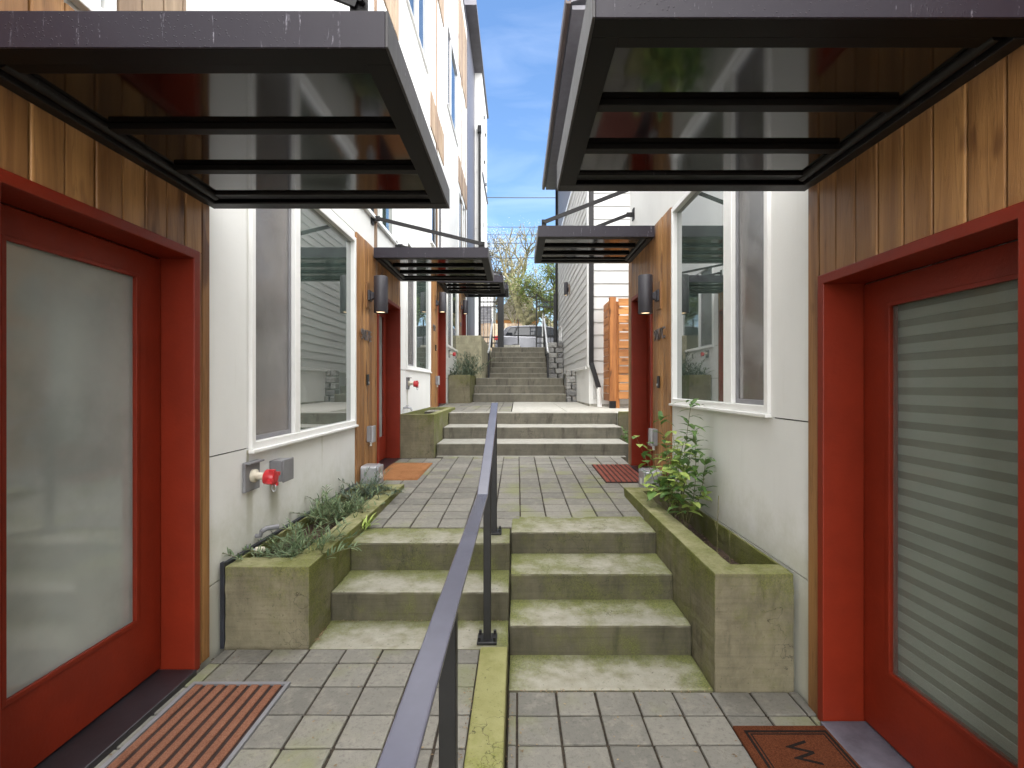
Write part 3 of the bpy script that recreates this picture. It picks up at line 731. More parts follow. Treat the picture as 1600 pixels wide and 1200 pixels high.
# ================================================================ canopies
def canopy(label, side, y0, y1, Xo, z0, z1, ties=(), nbar=3):
    X, s = (XL, 1) if side == 'L' else (XR, -1)
    Xw = X+s*.03
    t = thing('door_canopy', label, 'canopy', (X, (y0+y1)/2, z0), 'black steel canopies over the doors')
    th = .035; fl = .075
    m = MB()   # C-channel perimeter: webs and bottom flanges
    m.box(Xw, Xo, y0, y0+.008, z0, z1)
    m.build('front_fascia', FASCIA, t, bevel=.0015)
    m = MB(); m.box(Xw, Xo, y0+.0085, y0+fl, z0, z0+.008); m.build('front_flange', BARM, t, bevel=.0015)
    m = MB(); m.box(Xw, Xo, y1-.008, y1, z0, z1); m.box(Xw, Xo, y1-fl, y1-.0085, z0, z0+.008); m.box(Xw, Xo, y1-fl*1.9, y1-fl-.01, z0+.02, z0+.035); m.build('rear_fascia', BLACKM, t, bevel=.0015)
    m = MB(); m.box(Xo+s*.0005, Xo+s*.009, y0, y1, z0, z1); m.build('side_fascia', OUTERF, t, bevel=.0015)
    m = MB(); m.box(Xo-s*.0005, Xo-s*fl, y0+fl+.001, y1-fl-.001, z0+.0005, z0+.008); m.build('side_flange', BARM, t, bevel=.0015)
    m = MB(); m.box(Xw, Xw+s*.05, y0+fl+.001, y1-fl-.001, z0-.004, z0+.05); m.tube([(Xw+s*.072, y0+.1, z0+.028), (Xw+s*.072, y1-.1, z0+.028)], .021, 10); m.build('wall_rail', BLACKM, t, bevel=.003)
    for k in range(nbar):
        yb = y0+fl+.03+(y1-y0-2*fl-.06)*(k+.0)/(nbar-.0)+.0
        if k == 0: yb = y0+fl+.012
        m = MB(); m.box(Xw+s*.10, Xo-s*(fl+.002), yb, yb+.045, z0+.009, z0+.032); m.build('crossbar', BARM, t, bevel=.002)
    m = MB(); m.box(Xw, Xo, y0+.01, y1-.01, z0+.0325, z0+.045); m.build('soffit_panel', SOFFIT, t)
    for (yt, zw, xo) in ties:
        a = Vector((X+s*.06, yt, zw)); b = Vector((xo, yt, z1+.045))
        r = MB(); r.bar(a, b, .010, .042); r.build('tie_rod', BLACKM, t, bevel=.001)
        r = MB(); r.box(X+s*.001, X+s*.014, yt-.045, yt+.045, zw-.07, zw+.07); r.box(X+s*.0135, X+s*.09, yt+.007, yt+.015, zw-.03, zw+.03)
        r.tube([(a.x+s*.01, yt-.014, a.z), (a.x+s*.01, yt+.02, a.z)], .010, 8); r.build('wall_bracket', BLACKM, t)
        r = MB(); r.box(xo-.025, xo+.025, yt+.007, yt+.015, z1-.002, z1+.075)
        r.tube([(b.x+s*.01, yt-.014, b.z), (b.x+s*.01, yt+.02, b.z)], .010, 8)
        r.build('lug', BLACKM, t)
    return t
OUTERF = m_dark_metal('weathered_skylit_fascia', (.045, .042, .045), .42, 1.0)  # sky reflection put into a lighter base colour; streaks are water stains
canopy('large black steel canopy over the nearest left door, water stained front edge', 'L', 1.386, 2.65, -.367, 2.51, 2.612, [(1.41, 3.10, -.45), (2.5, 3.10, -.45)])
canopy('large black steel canopy over the nearest right door', 'R', 1.30, 2.464, .205, 2.53, 2.66, [(2.3, 3.15, .27)])
canopy('black canopy with diagonal tie over the second left door', 'L', 5.6, 6.88, -.33, 3.01, 3.125, [(5.63, 3.46, -.39), (6.75, 3.46, -.39)])
canopy('black canopy with two diagonal ties over the second right door', 'R', 5.15, 6.28, .224, 3.11, 3.225, [(5.18, 3.70, .28), (6.2, 3.70, .28)])
canopy('third left canopy, partly hidden behind the second one', 'L', 10.05, 11.3, -.29, 3.66, 3.80, [(10.1, 4.1, -.33), (11.2, 4.1, -.33)])
canopy('farthest small left canopy just above the iron gate', 'L', 14.4, 15.7, -.27, 4.36, 4.50, [(14.45, 4.8, -.3)])

# ================================================================ wall lamps, numbers, bells, boxes
LIT = MT('lamp_lens'); LIT.b.inputs['Emission Color'].default_value = (1, .72, .42, 1); LIT.b.inputs['Emission Strength'].default_value = 2.2; LIT = LIT.m
def wall_lamp(label, X, s, y, zt, h=.385, r=.072, off=.16):
    t = thing('wall_lamp', label, 'wall lamp', (X, y, zt-h), 'grey cylinder wall lamps by the doors')
    cx = X+s*off
    m = MB(); n = 28; vs = []
    prof_ = [(r*.86, zt-h+.012), (r*.97, zt-h), (r, zt-h+.004), (r, zt-.005), (r*.96, zt), (r*.86, zt), (r*.86, zt-.03)]
    for rr, zz in prof_:
        for k in range(n): a = 2*math.pi*k/n; vs.append((cx+rr*math.cos(a), y+rr*math.sin(a), zz))
    fs = [(i*n+k, i*n+(k+1) % n, (i+1)*n+(k+1) % n, (i+1)*n+k) for i in range(len(prof_)-1) for k in range(n)]
    m.add(vs, fs, True); m.build('lamp_body', LAMPM, t)
    for zz, nm in ((zt-.02, 'lamp_cap'), (zt-h+.014, 'lens')):
        m = MB(); m.add([(cx+r*.87*math.cos(2*math.pi*k/n), y+r*.87*math.sin(2*math.pi*k/n), zz) for k in range(n)], [tuple(range(n))])
        m.build(nm, LIT if nm == 'lens' else LAMPM, t, recalc=False)
    m = MB(); zm = zt-h*.53
    m.box(X+s*.034, X+s*.055, y-.055, y+.055, zm-.055, zm+.055); m.prism([(X+s*.055, zm-.045), (cx-s*r*.9, zm-.03), (cx-s*r*.9, zm+.03), (X+s*.055, zm+.045)], 'y', y-.03, y+.03)
    m.build('arm', LAMPM, t, bevel=.004)
    m = MB(); m.box(X+s*.020, X+s*.034, y-.08, y+.08, zm-.14, zm+.14); m.build('mounting_block', CEDAR, t, bevel=.004)
wall_lamp('grey cylinder lamp on cedar beside left door number 907E', XL, 1, 5.42, 2.758, .395, .075)
wall_lamp('grey cylinder lamp on cedar beside right door number 907C', XR, -1, 5.02, 2.68, .385, .072)
wall_lamp('small far cylinder lamp on the third left townhouse', XL, 1, 9.9, 3.42, .39, .075)
wall_lamp('smallest cylinder lamp on the fourth left townhouse, below the farthest canopy', XL, 1, 14.3, 4.02, .39, .075)
wall_lamp('small black lamp on the white lap siding', XH, -1, 13.9, 4.45, .36, .055, .11)
for side, label, y in (('L', 'down light by the nearest left door', 0), ):
    pass

def text_mesh(name, body, size, mat, origin, xdir, updir, label, cat, parent=None, ext=.006, group=None, sx=1.0):
    cu = bpy.data.curves.new(name, 'FONT'); cu.body = body; cu.size = size; cu.extrude = ext; cu.space_character = 1.1
    o = bpy.data.objects.new(name+'_c', cu); COL.objects.link(o)
    dg = bpy.context.evaluated_depsgraph_get(); me = bpy.data.meshes.new_from_object(o.evaluated_get(dg))
    bpy.data.objects.remove(o); bpy.data.curves.remove(cu)
    xd = Vector(xdir).normalized(); ud = Vector(updir).normalized(); nd = xd.cross(ud)
    m = MB(); m.add([xd*v.co.x*sx+ud*v.co.y+nd*v.co.z+Vector(origin) for v in me.vertices], [tuple(p.vertices) for p in me.polygons])
    bpy.data.meshes.remove(me)
    r = m.build(name, mat, parent)
    if label: tag(r, label, cat, group)
    return r
NUM = m_plain('brushed_metal', (.16, .145, .15), .3, .2, 30, 0, .8)
text_mesh('house_number', '907E', .165, NUM, (XL+.045, 5.11, 1.57+(603-531)*5.2/780), (0, 1, 0), (0, 0, 1), 'metal house number 907E on left cedar wall', 'house number', sx=1.0)
text_mesh('house_number', '907C', .165, NUM, (XR-.045, 5.13, 1.57+(603-531)*4.95/780), (0, -1, 0), (0, 0, 1), 'metal house number 907C on right cedar wall', 'house number', sx=1.0)
text_mesh('house_number', '907', .17, NUM, (XL+.045, 9.5, 2.63), (0, 1, 0), (0, 0, 1), 'far metal house number on third left townhouse', 'house number')
text_mesh('house_number', '907', .17, NUM, (XL+.045, 14.0, 3.25), (0, 1, 0), (0, 0, 1), 'farthest metal house number on fourth left townhouse', 'house number')

def doorbell(label, X, s, y, z):
    t = thing('doorbell', label, 'doorbell', (X+s*.03, y, z-.07))
    m = MB(); m.box(X+s*.026, X+s*.048, y-.022, y+.022, z-.06, z+.06); m.build('bell_body', POSTM, t, bevel=.006)
    m = MB(); m.tube([(X+s*.047, y, z-.03), (X+s*.052, y, z-.03)], .013, 14); m.build('button', ALU, t)
doorbell('black doorbell on left cedar wall under number 907E', XL, 1, 5.36, 1.635)
doorbell('black doorbell on right cedar wall under number 907C', XR, -1, 5.0, 1.61)
doorbell('tiny black doorbell on the third left townhouse', XL, 1, 9.85, 2.32)

def outlet(label, X, s, y, z, w_=.10, h=.17, d=.07):
    t = thing('outlet_box', label, 'outlet box', (X, y, z-h/2))
    m = MB(); m.box(X+s*.02, X+s*d, y-w_/2, y+w_/2, z-h/2, z+h/2); m.build('box_body', GREYBOX, t, bevel=.006)
    m = MB(); m.box(X+s*(d+.001), X+s*(d+.022), y-w_/2-.005, y+w_/2+.005, z-h/2-.006, z+h/2+.004); m.build('cover', ALU, t, bevel=.008)
    m = MB(); m.tube([(X+s*.045, y+.02, z-h/2), (X+s*.045, y+.02, z-h/2-.05)], .014, 8); m.build('conduit', VINYL, t)
outlet('grey outlet box on cedar beside the second left door', XL, 1, 5.42, 1.05)
outlet('grey outlet box on cedar beside the second right door', XR, -1, 5.12, 1.045)
outlet('tiny grey outlet box on the third left townhouse', XL, 1, 9.95, 1.68)
# square box on white wall
t = thing('junction_box', 'square grey junction box on the left white wall beside the red valve', 'junction box', (XL, 3.4, .93))
m = MB(); m.box(XL+.001, XL+.085, 3.30, 3.44, .935, 1.075); m.build('box_body', GREYBOX, t, bevel=.004)
m = MB(); m.box(XL+.087, XL+.10, 3.295, 3.445, .930, 1.080); m.build('cover', GREYBOX, t, bevel=.005)
# meter covers beside doors
def meter(label, X, s, y, z0):
    t = thing('utility_box', label, 'utility box', (X+s*.12, y, z0))
    poly = [(y-.10, z0), (y+.12, z0), (y+.12, z0+.19), (y+.10, z0+.205), (y-.08, z0+.205), (y-.10, z0+.19)]
    m = MB(); m.prism(poly, 'x', X+s*.03, X+s*.19); m.build('box_body', ALU, t, bevel=.008)
    m = MB(); m.box(X+s*.191, X+s*.215, y-.09, y+.11, z0+.01, z0+.20); m.build('cover', ALU, t, bevel=.01)
    m = MB(); m.box(X+s*.216, X+s*.218, y-.04, y+.05, z0+.06, z0+.12); m.build('sticker', VINYL, t)
meter('pale grey utility box on the ground by the second left door, beside the orange mat', XL, 1, 5.22, ZT(5.2)+.0)
meter('pale grey utility box behind the leafy shrub by the second right door', XR, -1, 4.97, ZT(4.97)+.0)

REDP = m_plain('red_plastic', (.48, .025, .03), .3, .1, 6)
CREAM = m_plain('pipe_cream', (.60, .55, .44), .45, .2, 20)
def valve(label, y, z, sc=1.0):
    t = thing('hose_valve', label, 'valve', (XL, y, z-.1), 'red capped valves on the left wall')
    m = MB(); m.box(XL+.001, XL+.02, y-.085*sc, y+.085*sc, z-.09*sc, z+.09*sc)
    m.box(XL+.02, XL+.05, y-.085*sc, y+.085*sc, z+.078*sc, z+.09*sc); m.build('back_plate', GREYBOX, t, bevel=.003)
    m = MB(); m.tube([(XL+.02, y, z), (XL+.04, y, z), (XL+.041, y, z), (XL+.10, y, z-.005)], [.040*sc, .040*sc, .022*sc, .022*sc], 14); m.build('pipe', CREAM, t)
    m = MB(); m.tube([(XL+.095, y, z-.006), (XL+.10, y, z-.006), (XL+.125, y, z-.01), (XL+.16, y, z-.014), (XL+.165, y, z-.014)], [.030*sc, .046*sc, .046*sc, .040*sc, .025*sc], 16)
    for k in range(4):
        a = k*math.pi/2+.4; c = Vector((XL+.145, y+.045*math.cos(a)*sc, z-.012+.045*math.sin(a)*sc)); m.box(c.x-.015, c.x+.02, c.y-.012, c.y+.012, c.z-.012, c.z+.012)
    m.build('cap', REDP, t, bevel=.003)
    m = MB(); pts = [(XL+.15+.012*math.cos(a), y+.0, z-.075+.022*math.sin(a)) for a in [i*math.pi/5 for i in range(11)]]; m.tube(pts, .0035, 6); m.build('chain_ring', ALU, t)
valve('red capped valve on grey plate below the nearest left window', 3.06, 1.02)
valve('red capped valve above the middle planter on the second left townhouse', 7.45, 1.57+4*7.4/780)
valve('tiny red capped valve on the third left townhouse wall', 12.0, 1.57+50*12/780)
t = thing('hose_tap', 'small hose tap with white cap above the left planter', 'tap', (XL, 3.15, .62))
m = MB(); m.tube([(XL+.001, 3.02, .575), (XL+.012, 3.02, .575)], .03, 14); m.tube([(XL+.01, 3.02, .575), (XL+.05, 3.03, .57)], .013, 8); m.build('pipe', ALU, t)
m = MB(); m.tube([(XL+.05, 3.03, .57), (XL+.09, 3.05, .565), (XL+.095, 3.052, .56)], [.022, .024, .012], 12); m.build('white_cap', CREAM, t)
m = MB(); m.tube([(XL+.001, 3.13, .63), (XL+.03, 3.13, .63), (XL+.04, 3.13, .665)], .013, 10); m.tube([(XL+.04, 3.13, .66), (XL+.06, 3.15, .672), (XL+.11, 3.2, .668)], .016, 10); m.build('elbow', GREYBOX, t)
t = thing('hose_tap', 'grey bent tap above the middle planter', 'tap', (XL, 7.2, 1.25))
m = MB(); m.tube([(XL+.001, 7.2, 1.25), (XL+.05, 7.2, 1.26), (XL+.1, 7.22, 1.25), (XL+.12, 7.22, 1.21)], .015, 8); m.build('spout', ALU, t)
m = MB(); m.box(XL+.04, XL+.07, 7.17, 7.23, 1.28, 1.29); m.build('handle', ALU, t)

# ================================================================ handrail in the middle
t = thing('handrail', 'dark metal centre handrail with wet flat top coloured with bluish sky sheen running up between the steps', 'handrail', (-.165, 2.8, .13))
xr = -.168; hw = .027
pts = [(-.6, 1.045), (2.42, 1.045), (3.74, 1.445)]
m = MB()
th = .012
vs = []
for (y, z) in pts:
    vs += [(xr-hw, y, z-th), (xr+hw, y, z-th), (xr+hw, y, z), (xr-hw, y, z)]
fs = [(0,1,2,3), (11,10,9,8)]
for i in range(2):
    o = i*4
    for k in range(4): fs.append((o+k, o+(k+1) % 4, o+4+(k+1) % 4, o+4+k))
m.add(vs, fs); m.build('rail', RAILM, t, bevel=.004, seg=2)
for (yy, zb, zt_) in ((1.22, .155, 1.02), (2.81, .142, 1.14), (3.63, .505, 1.39), (-.35, .155, 1.02)):
    m = MB(); m.box(xr-.021, xr+.021, yy-.021, yy+.021, zb, zt_); p = m.build('post', POSTM, t, bevel=.004)
    m = MB(); m.box(xr-.055, xr+.055, yy-.055, yy+.055, zb-.004, zb+.012); m.build('base_plate', POSTM, p, bevel=.003)
    for a in (-1, 1):
        for b in (-1, 1):
            m = MB(); m.tube([(xr+a*.042, yy+b*.042, zb+.012), (xr+a*.042, yy+b*.042, zb+.034)], .009, 6); m.build('bolt', POSTM, p)

# ================================================================ door mats
def m_coir(name, c, c2, sc=200):
    t = MT(name, .95, .1); n = t.noise(sc, 4, .8); n2 = t.noise(6, 4)
    a = t.mix(t.step(n, .35, .65), c, c2); t.col(t.mix(t.math('MULTIPLY', t.step(n2, .4, .8), .4), a, tuple(x*.5 for x in c))); t.bump(n, .01, 1.0); return t.m
COIR_RED = m_coir('coir_rust', (.085, .024, .011), (.20, .068, .030)); COIR_OR = m_coir('coir_orange', (.27, .115, .045), (.46, .22, .10))
MATSTR = m_coir('mat_strip', (.24, .09, .055), (.44, .22, .14), 260); MATDK = m_coir('mat_groove', (.05, .032, .03), (.085, .058, .052)); INK = m_coir('mat_ink', (.012, .010, .010), (.035, .025, .02))
t = thing('door_mat', 'large brown ribbed entrance mat in a grey metal frame by the nearest left door', 'door mat', (-1.33, 1.8, .137))
x0, x1, y0, y1, z = -1.555, -1.088, 1.15, 2.40, .137
m = MB(); m.sheet(0, 0, 0, 0, 0, 0, []) if False else None
m = MB()
for a in ((x0, x1, y1-.018, y1), (x0, x1, y0, y0+.018), (x0, x0+.018, y0+.018, y1-.018), (x1-.018, x1, y0+.018, y1-.018)): m.box(a[0], a[1], a[2], a[3], z-.01, z+.012)
m.build('metal_frame', GREYBOX, t)
m = MB(); m.box(x0+.018, x1-.018, y0+.018, y1-.018, z-.01, z+.003); m.build('mat_base', MATDK, t)
m = MB(); n = 8; wd = (x1-x0-.04)/n
for k in range(n): m.box(x0+.02+k*wd+.003, x0+.02+k*wd+wd*.70, y0+.02, y1-.02, z+.003, z+.010)
m.build('carpet_strips', MATSTR, t, bevel=.002)
t = thing('door_mat', 'rust brown coir mat with black border and lettering by the nearest right door', 'door mat', (1.2, 1.85, .0))
x0, x1, y0, y1 = .985, 1.425, 1.40, 2.283
m = MB(); m.box(x0, x1, y0, y1, .002, .018); m.build('coir_pad', COIR_RED, t, bevel=.004)
m = MB()
for e, wd in ((.035, .012), (.055, .006)):
    m.sheet(0, .001, 0, 0, 0, 0, []) if False else None
    for a in ((x0+e, x1-e, y1-e-wd, y1-e), (x0+e, x1-e, y0+e, y0+e+wd), (x0+e, x0+e+wd, y0+e+wd, y1-e-wd), (x1-e-wd, x1-e, y0+e+wd, y1-e-wd)): m.box(a[0], a[1], a[2], a[3], .015, .0195)
m.build('printed_border', INK, t)
text_mesh('lettering', 'WELCOME', .15, INK, (1.155, 2.185, .0185), (0, -1, 0), (1, 0, 0), None, None, t, .001, sx=.92)
t = thing('door_mat', 'plain orange coir mat by the second left door', 'door mat', (-1.35, 5.9, .56))
m = MB(); nx, ny = 10, 14; vs = []
ox0, ox1, oy0, oy1 = -1.72, -1.02, 5.36, 6.5
for j in range(ny+1):
    for i in range(nx+1):
        x = -1.585+(.50)*i/nx; y = 5.42+(.98)*j/ny
        vs.append((x, y, ZT(y)+.014+.010*math.exp(-((x+1.5)**2+(y-6.2)**2)*60)+random.uniform(-.001, .001)))
nn = len(vs); vs += [(v[0], v[1], ZT(v[1])-.001) for v in vs]
fs = [(j*(nx+1)+i, j*(nx+1)+i+1, (j+1)*(nx+1)+i+1, (j+1)*(nx+1)+i) for j in range(ny) for i in range(nx)]
for i in range(nx): fs += [(i, nn+i, nn+i+1, i+1), (ny*(nx+1)+i+1, nn+ny*(nx+1)+i+1, nn+ny*(nx+1)+i, ny*(nx+1)+i)]
for j in range(ny): fs += [((j+1)*(nx+1), nn+(j+1)*(nx+1), nn+j*(nx+1), j*(nx+1)), (j*(nx+1)+nx, nn+j*(nx+1)+nx, nn+(j+1)*(nx+1)+nx, (j+1)*(nx+1)+nx)]
m.add(vs, fs, True); m.build('coir_pad', COIR_OR, t)
t = thing('door_mat', 'striped dull red mat by the second right door', 'door mat', (1.0, 5.7, .56))
def zslab(m, x0, x1, y0, y1, b, h):
    m.add([(x0,y0,ZT(y0)+b),(x1,y0,ZT(y0)+b),(x1,y1,ZT(y1)+b),(x0,y1,ZT(y1)+b),(x0,y0,ZT(y0)+h),(x1,y0,ZT(y0)+h),(x1,y1,ZT(y1)+h),(x0,y1,ZT(y1)+h)],
          [(0,3,2,1),(4,5,6,7),(0,1,5,4),(1,2,6,5),(2,3,7,6),(3,0,4,7)])
m = MB(); zslab(m, .94, 1.41, 5.28, 6.3, .001, .010); m.build('mat_base', MATDK, t)
m = MB()
for k in range(8): zslab(m, .95+k*.0575, .95+k*.0575+.036, 5.30, 6.28, .010, .016)
m.build('carpet_strips', m_coir('strip_red', (.22, .06, .045), (.34, .12, .09)), t)

# ================================================================ plants
GRN_D = m_leaf('leaf_dark', (.030, .065, .030), (.10, .16, .075)); GRN_B = m_leaf('leaf_bluegreen', (.05, .085, .06), (.15, .20, .14))
GRN_G = m_leaf('leaf_grass', (.055, .095, .045), (.20, .27, .14)); GRN_L = m_leaf('leaf_light', (.20, .30, .05), (.44, .54, .16)); GRN_M = m_leaf('leaf_mid', (.05, .12, .03), (.15, .26, .07)); GRN_Y = m_leaf('leaf_yellow', (.45, .38, .03), (.6, .5, .08))
STEM = m_plain('stem', (.13, .12, .05), .7, .3, 20); BARK = m_plain('bark', (.085, .075, .045), .9, .4, 8, .8)
def leaf(m, p, d, L, W, fold=.25, up=Vector((0,0,1)), droop=.15):
    d = d.normalized(); a = d.cross(up)
    if a.length < .05: a = Vector((1, 0, 0))
    a.normalize(); n = a.cross(d)
    q = [p, p+d*L*.3+a*W*.5+n*fold*W*.4, p+d*L*.7+a*W*.38-n*droop*L*.35+n*fold*W*.3, p+d*L-n*droop*L,
         p+d*L*.7-a*W*.38-n*droop*L*.35+n*fold*W*.3, p+d*L*.3-a*W*.5+n*fold*W*.4, p+d*L*.35, p+d*L*.7-n*droop*L*.35]
    m.add(q, [(0, 1, 6), (0, 6, 5), (1, 2, 7, 6), (6, 7, 4, 5), (2, 3, 7), (7, 3, 4)])
def clump(label, cx, cy, z, n, L, spread, elong=1., name='plant', mats=None, leafL=.045, leafW=.006, per=16, group=None, upb=.7, cat='plant'):
    rnd = random.Random(label); t = thing(name, label, cat, (cx, cy, z), group)
    fm, sm_ = MB(), MB()
    for _ in range(n):
        a = rnd.uniform(0, 2*math.pi); b = Vector((cx+rnd.gauss(0, spread*.35), cy+rnd.gauss(0, spread*.35*elong), z))
        d = Vector((math.cos(a)*rnd.uniform(.3, 1.1), math.sin(a)*rnd.uniform(.3, 1.1), upb+rnd.uniform(-.2, .5))).normalized()
        ln = L*rnd.uniform(.5, 1.1); p = b.copy(); pts = [p.copy()]; st = 6
        for k in range(st):
            d = (d+Vector((0, 0, -.13*rnd.uniform(.3, 1.3)))+Vector((rnd.gauss(0, .05), rnd.gauss(0, .05), 0))).normalized(); p = p+d*ln/st; pts.append(p.copy())
        sm_.tube(pts, .0018, 4, cap=False)
        for k in range(per):
            u = .15+.85*k/per; i = min(int(u*st), st-1); q = pts[i].lerp(pts[i+1], u*st-i); td = (pts[i+1]-pts[i]).normalized()
            aa = rnd.uniform(0, 2*math.pi); side = Vector((math.cos(aa), math.sin(aa), rnd.uniform(-.2, .6)))
            leaf(fm, q, td*.9+side*.8, leafL*rnd.uniform(.6, 1.2), leafW*rnd.uniform(.8, 1.3))
    fm.build('foliage', (mats or GRN_D), t, recalc=False); sm_.build('stems', STEM, t)
    return t
clump('dark spiky leaved clump at the near end of the left planter', -1.38, 3.12, .50, 46, .27, .24, 1.3, mats=GRN_G, leafL=.07, leafW=.010, per=18)
clump('spiky leaved clump in the middle of the left planter', -1.42, 3.95, .51, 62, .28, .24, 1.6, mats=GRN_G, leafL=.07, leafW=.010, per=18)
clump('blue green clump at the far end of the left planter, by the grey utility box', -1.40, 4.65, .51, 62, .28, .24, 1.6, mats=GRN_B, leafL=.06, leafW=.010)
clump('blue green low bush in the small far planter', -1.35, 12.2, 1.74, 60, .55, .30, 1.5, mats=GRN_B, leafL=.07, leafW=.02, per=14)
clump('tall feathery blue green bush beside the stained retaining wall', -1.22, 13.0, 1.76, 60, .75, .25, 1.2, mats=GRN_B, leafL=.09, leafW=.018, per=16, upb=1.3)
clump('small green plants behind the right end of the middle steps', 1.85, 7.6, .55, 40, .5, .3, 1., mats=GRN_M, leafL=.05, leafW=.03, upb=1.2)
t = thing('weed', 'small bright green weed at the edge of the left planter', 'weed', (-1.13, 3.76, .5))
m = MB(); rnd = random.Random(5)
for k in range(22):
    a = rnd.uniform(0, 6.28); d = Vector((math.cos(a), math.sin(a), rnd.uniform(.3, 2.2))); leaf(m, Vector((-1.13+rnd.gauss(0, .015), 3.74+rnd.gauss(0, .03), .505)), d, rnd.uniform(.06, .13), rnd.uniform(.014, .022), droop=.3)
m.build('foliage', GRN_L, t, recalc=False)

t = thing('shrub', 'leafy shrub with pale green round leaves and tall stems in the right planter', 'shrub', (1.25, 3.85, .43))
rnd = random.Random(11); big, dk, st, yl = MB(), MB(), MB(), MB()
def stem(base, top, bend, r=.004):
    pts = []
    for k in range(9):
        u = k/8; p = Vector(base).lerp(Vector(top), u)+Vector(bend)*math.sin(u*math.pi); pts.append(p)
    st.tube(pts, r, 5, r2=r*.4); return pts
# two tall stems with long narrow leaves
for base, top, bend in (((1.26, 3.85, .43), (1.29, 3.70, 1.44), (-.02, 0, 0)), ((1.22, 3.95, .43), (1.15, 4.0, 1.28), (.03, 0, 0)), ((1.28, 3.8, .43), (1.32, 3.72, 1.22), (.04, 0, 0)), ((1.25, 3.7, .43), (1.24, 3.55, 1.12), (-.04, 0, 0)), ((1.3, 3.9, .43), (1.36, 3.6, 1.05), (.02, -.05, 0))):
    pts = stem(base, top, bend)
    for i in range(3, 9):
        for k in range(5 if i < 8 else 8):
            a = rnd.uniform(0, 6.28); leaf(dk, pts[i]+Vector((0, 0, rnd.uniform(-.05, .03))), Vector((math.cos(a), math.sin(a), rnd.uniform(-.2, .9))), rnd.uniform(.07, .15), rnd.uniform(.028, .050), droop=.3)
# arching stems with big round leaves
for k in range(20):
    b = (1.24+rnd.gauss(0, .03), 3.85+rnd.gauss(0, .18), .43)
    top = (rnd.uniform(1.02, 1.38), rnd.uniform(3.4, 4.5), rnd.uniform(.70, 1.22))
    pts = stem(b, top, (rnd.uniform(-.05, .05), rnd.uniform(-.05, .05), .06), .003)
    for i in range(4, 9):
        for q in range(2):
            a = rnd.uniform(0, 6.28); (leaf)(big if rnd.random() < .62 else dk, pts[i], Vector((math.cos(a), math.sin(a), rnd.uniform(-.5, .5))), rnd.uniform(.06, .12), rnd.uniform(.045, .085), droop=.3, fold=.15)
st.build('stems', STEM, t); big.build('foliage', GRN_L, t, recalc=False); dk.build('dark_foliage', GRN_M, t, recalc=False)
t = thing('twig', 'bare dry twigs standing in the near half of the right planter', 'twig', (1.3, 3.25, .43))
m = MB(); m.tube([(1.33, 3.32, .43), (1.335, 3.33, .6), (1.34, 3.32, .84)], .003, 5); m.tube([(1.34, 3.14, .43), (1.34, 3.15, .66)], .0025, 5); m.tube([(1.335, 3.33, .6), (1.33, 3.36, .66)], .002, 4); m.build('stems', STEM, t)
# leaf litter
m = MB(); rnd = random.Random(9)
for (x0, x1, y0, y1, zf, n) in ((-1.6, -.22, 1.0, 2.7, lambda y: .137, 120), (-.04, 1.0, 1.2, 2.55, lambda y: .003, 110), (-1.1, 1.4, 3.8, 6.8, lambda y: ZT(y)+.003, 110), (1.16, 1.41, 2.72, 4.6, lambda y: .45, 140), (-1.1, 1., 3.0, 3.05, lambda y: .14, 0)):
    for _ in range(n):
        x = rnd.uniform(x0, x1); y = rnd.uniform(y0, y1); a = rnd.uniform(0, 6.28); leaf(m, Vector((x, y, zf(y))), Vector((math.cos(a), math.sin(a), .1)), rnd.uniform(.006, .018), rnd.uniform(.004, .010))
for _ in range(260):   # debris along edges
    e = rnd.choice([(-.22, None, 1.0, 2.7, .14), (-.03, None, 1.2, 2.5, .005), (None, 2.56, 0, 1.0, .006), (None, 3.04, -1.1, -.1, .14), (-1.135, None, 2.8, 3.0, .14)])
    if e[0] is not None: x = e[0]+rnd.gauss(0, .008); y = rnd.uniform(e[2], e[3])
    else: y = e[1]+rnd.gauss(0, .006); x = rnd.uniform(e[2], e[3])
    a = rnd.uniform(0, 6.28); leaf(m, Vector((x, y, e[4])), Vector((math.cos(a), math.sin(a), .15)), rnd.uniform(.006, .016), .006)
o = m.build('leaf_litter', m_leaf('litter', (.09, .045, .02), (.30, .22, .12), 0), recalc=False)
tag(o, 'tiny dry leaf crumbs scattered over pavers and planter soil', 'leaf litter', kind='stuff')

# ================================================================ cedar fence between the right houses
t = thing('fence', 'orange cedar slat fence beside the white lap sided house', 'fence', (1.8, 9.7, 1.13))
m = MB()
for k in range(13): m.box(1.775, 1.80, 9.72, 10.26, 1.28+k*.150, 1.28+k*.150+.140)
m.build('side_slats', CEDAR_FENCE, t, bevel=.004)
m = MB()
for k in range(12): m.box(1.95, 3.4, 9.60, 9.625, 1.32+k*.163, 1.32+k*.163+.138)
m.build('front_slats', m_cedar('slat_x', (.34, .14, .045), (.62, .30, .11), .6, 'x'), t, bevel=.004)
m = MB(); m.box(1.78, 1.90, 9.58, 9.70, 1.28, 3.28); m.box(1.905, 1.98, 9.63, 9.70, 1.14, 3.2); m.build('post', CEDAR_POST, t, bevel=.006)
m = MB(); m.box(1.785, 1.895, 9.585, 9.695, 1.13, 1.28); m.build('post_foot', BLACKM, t)

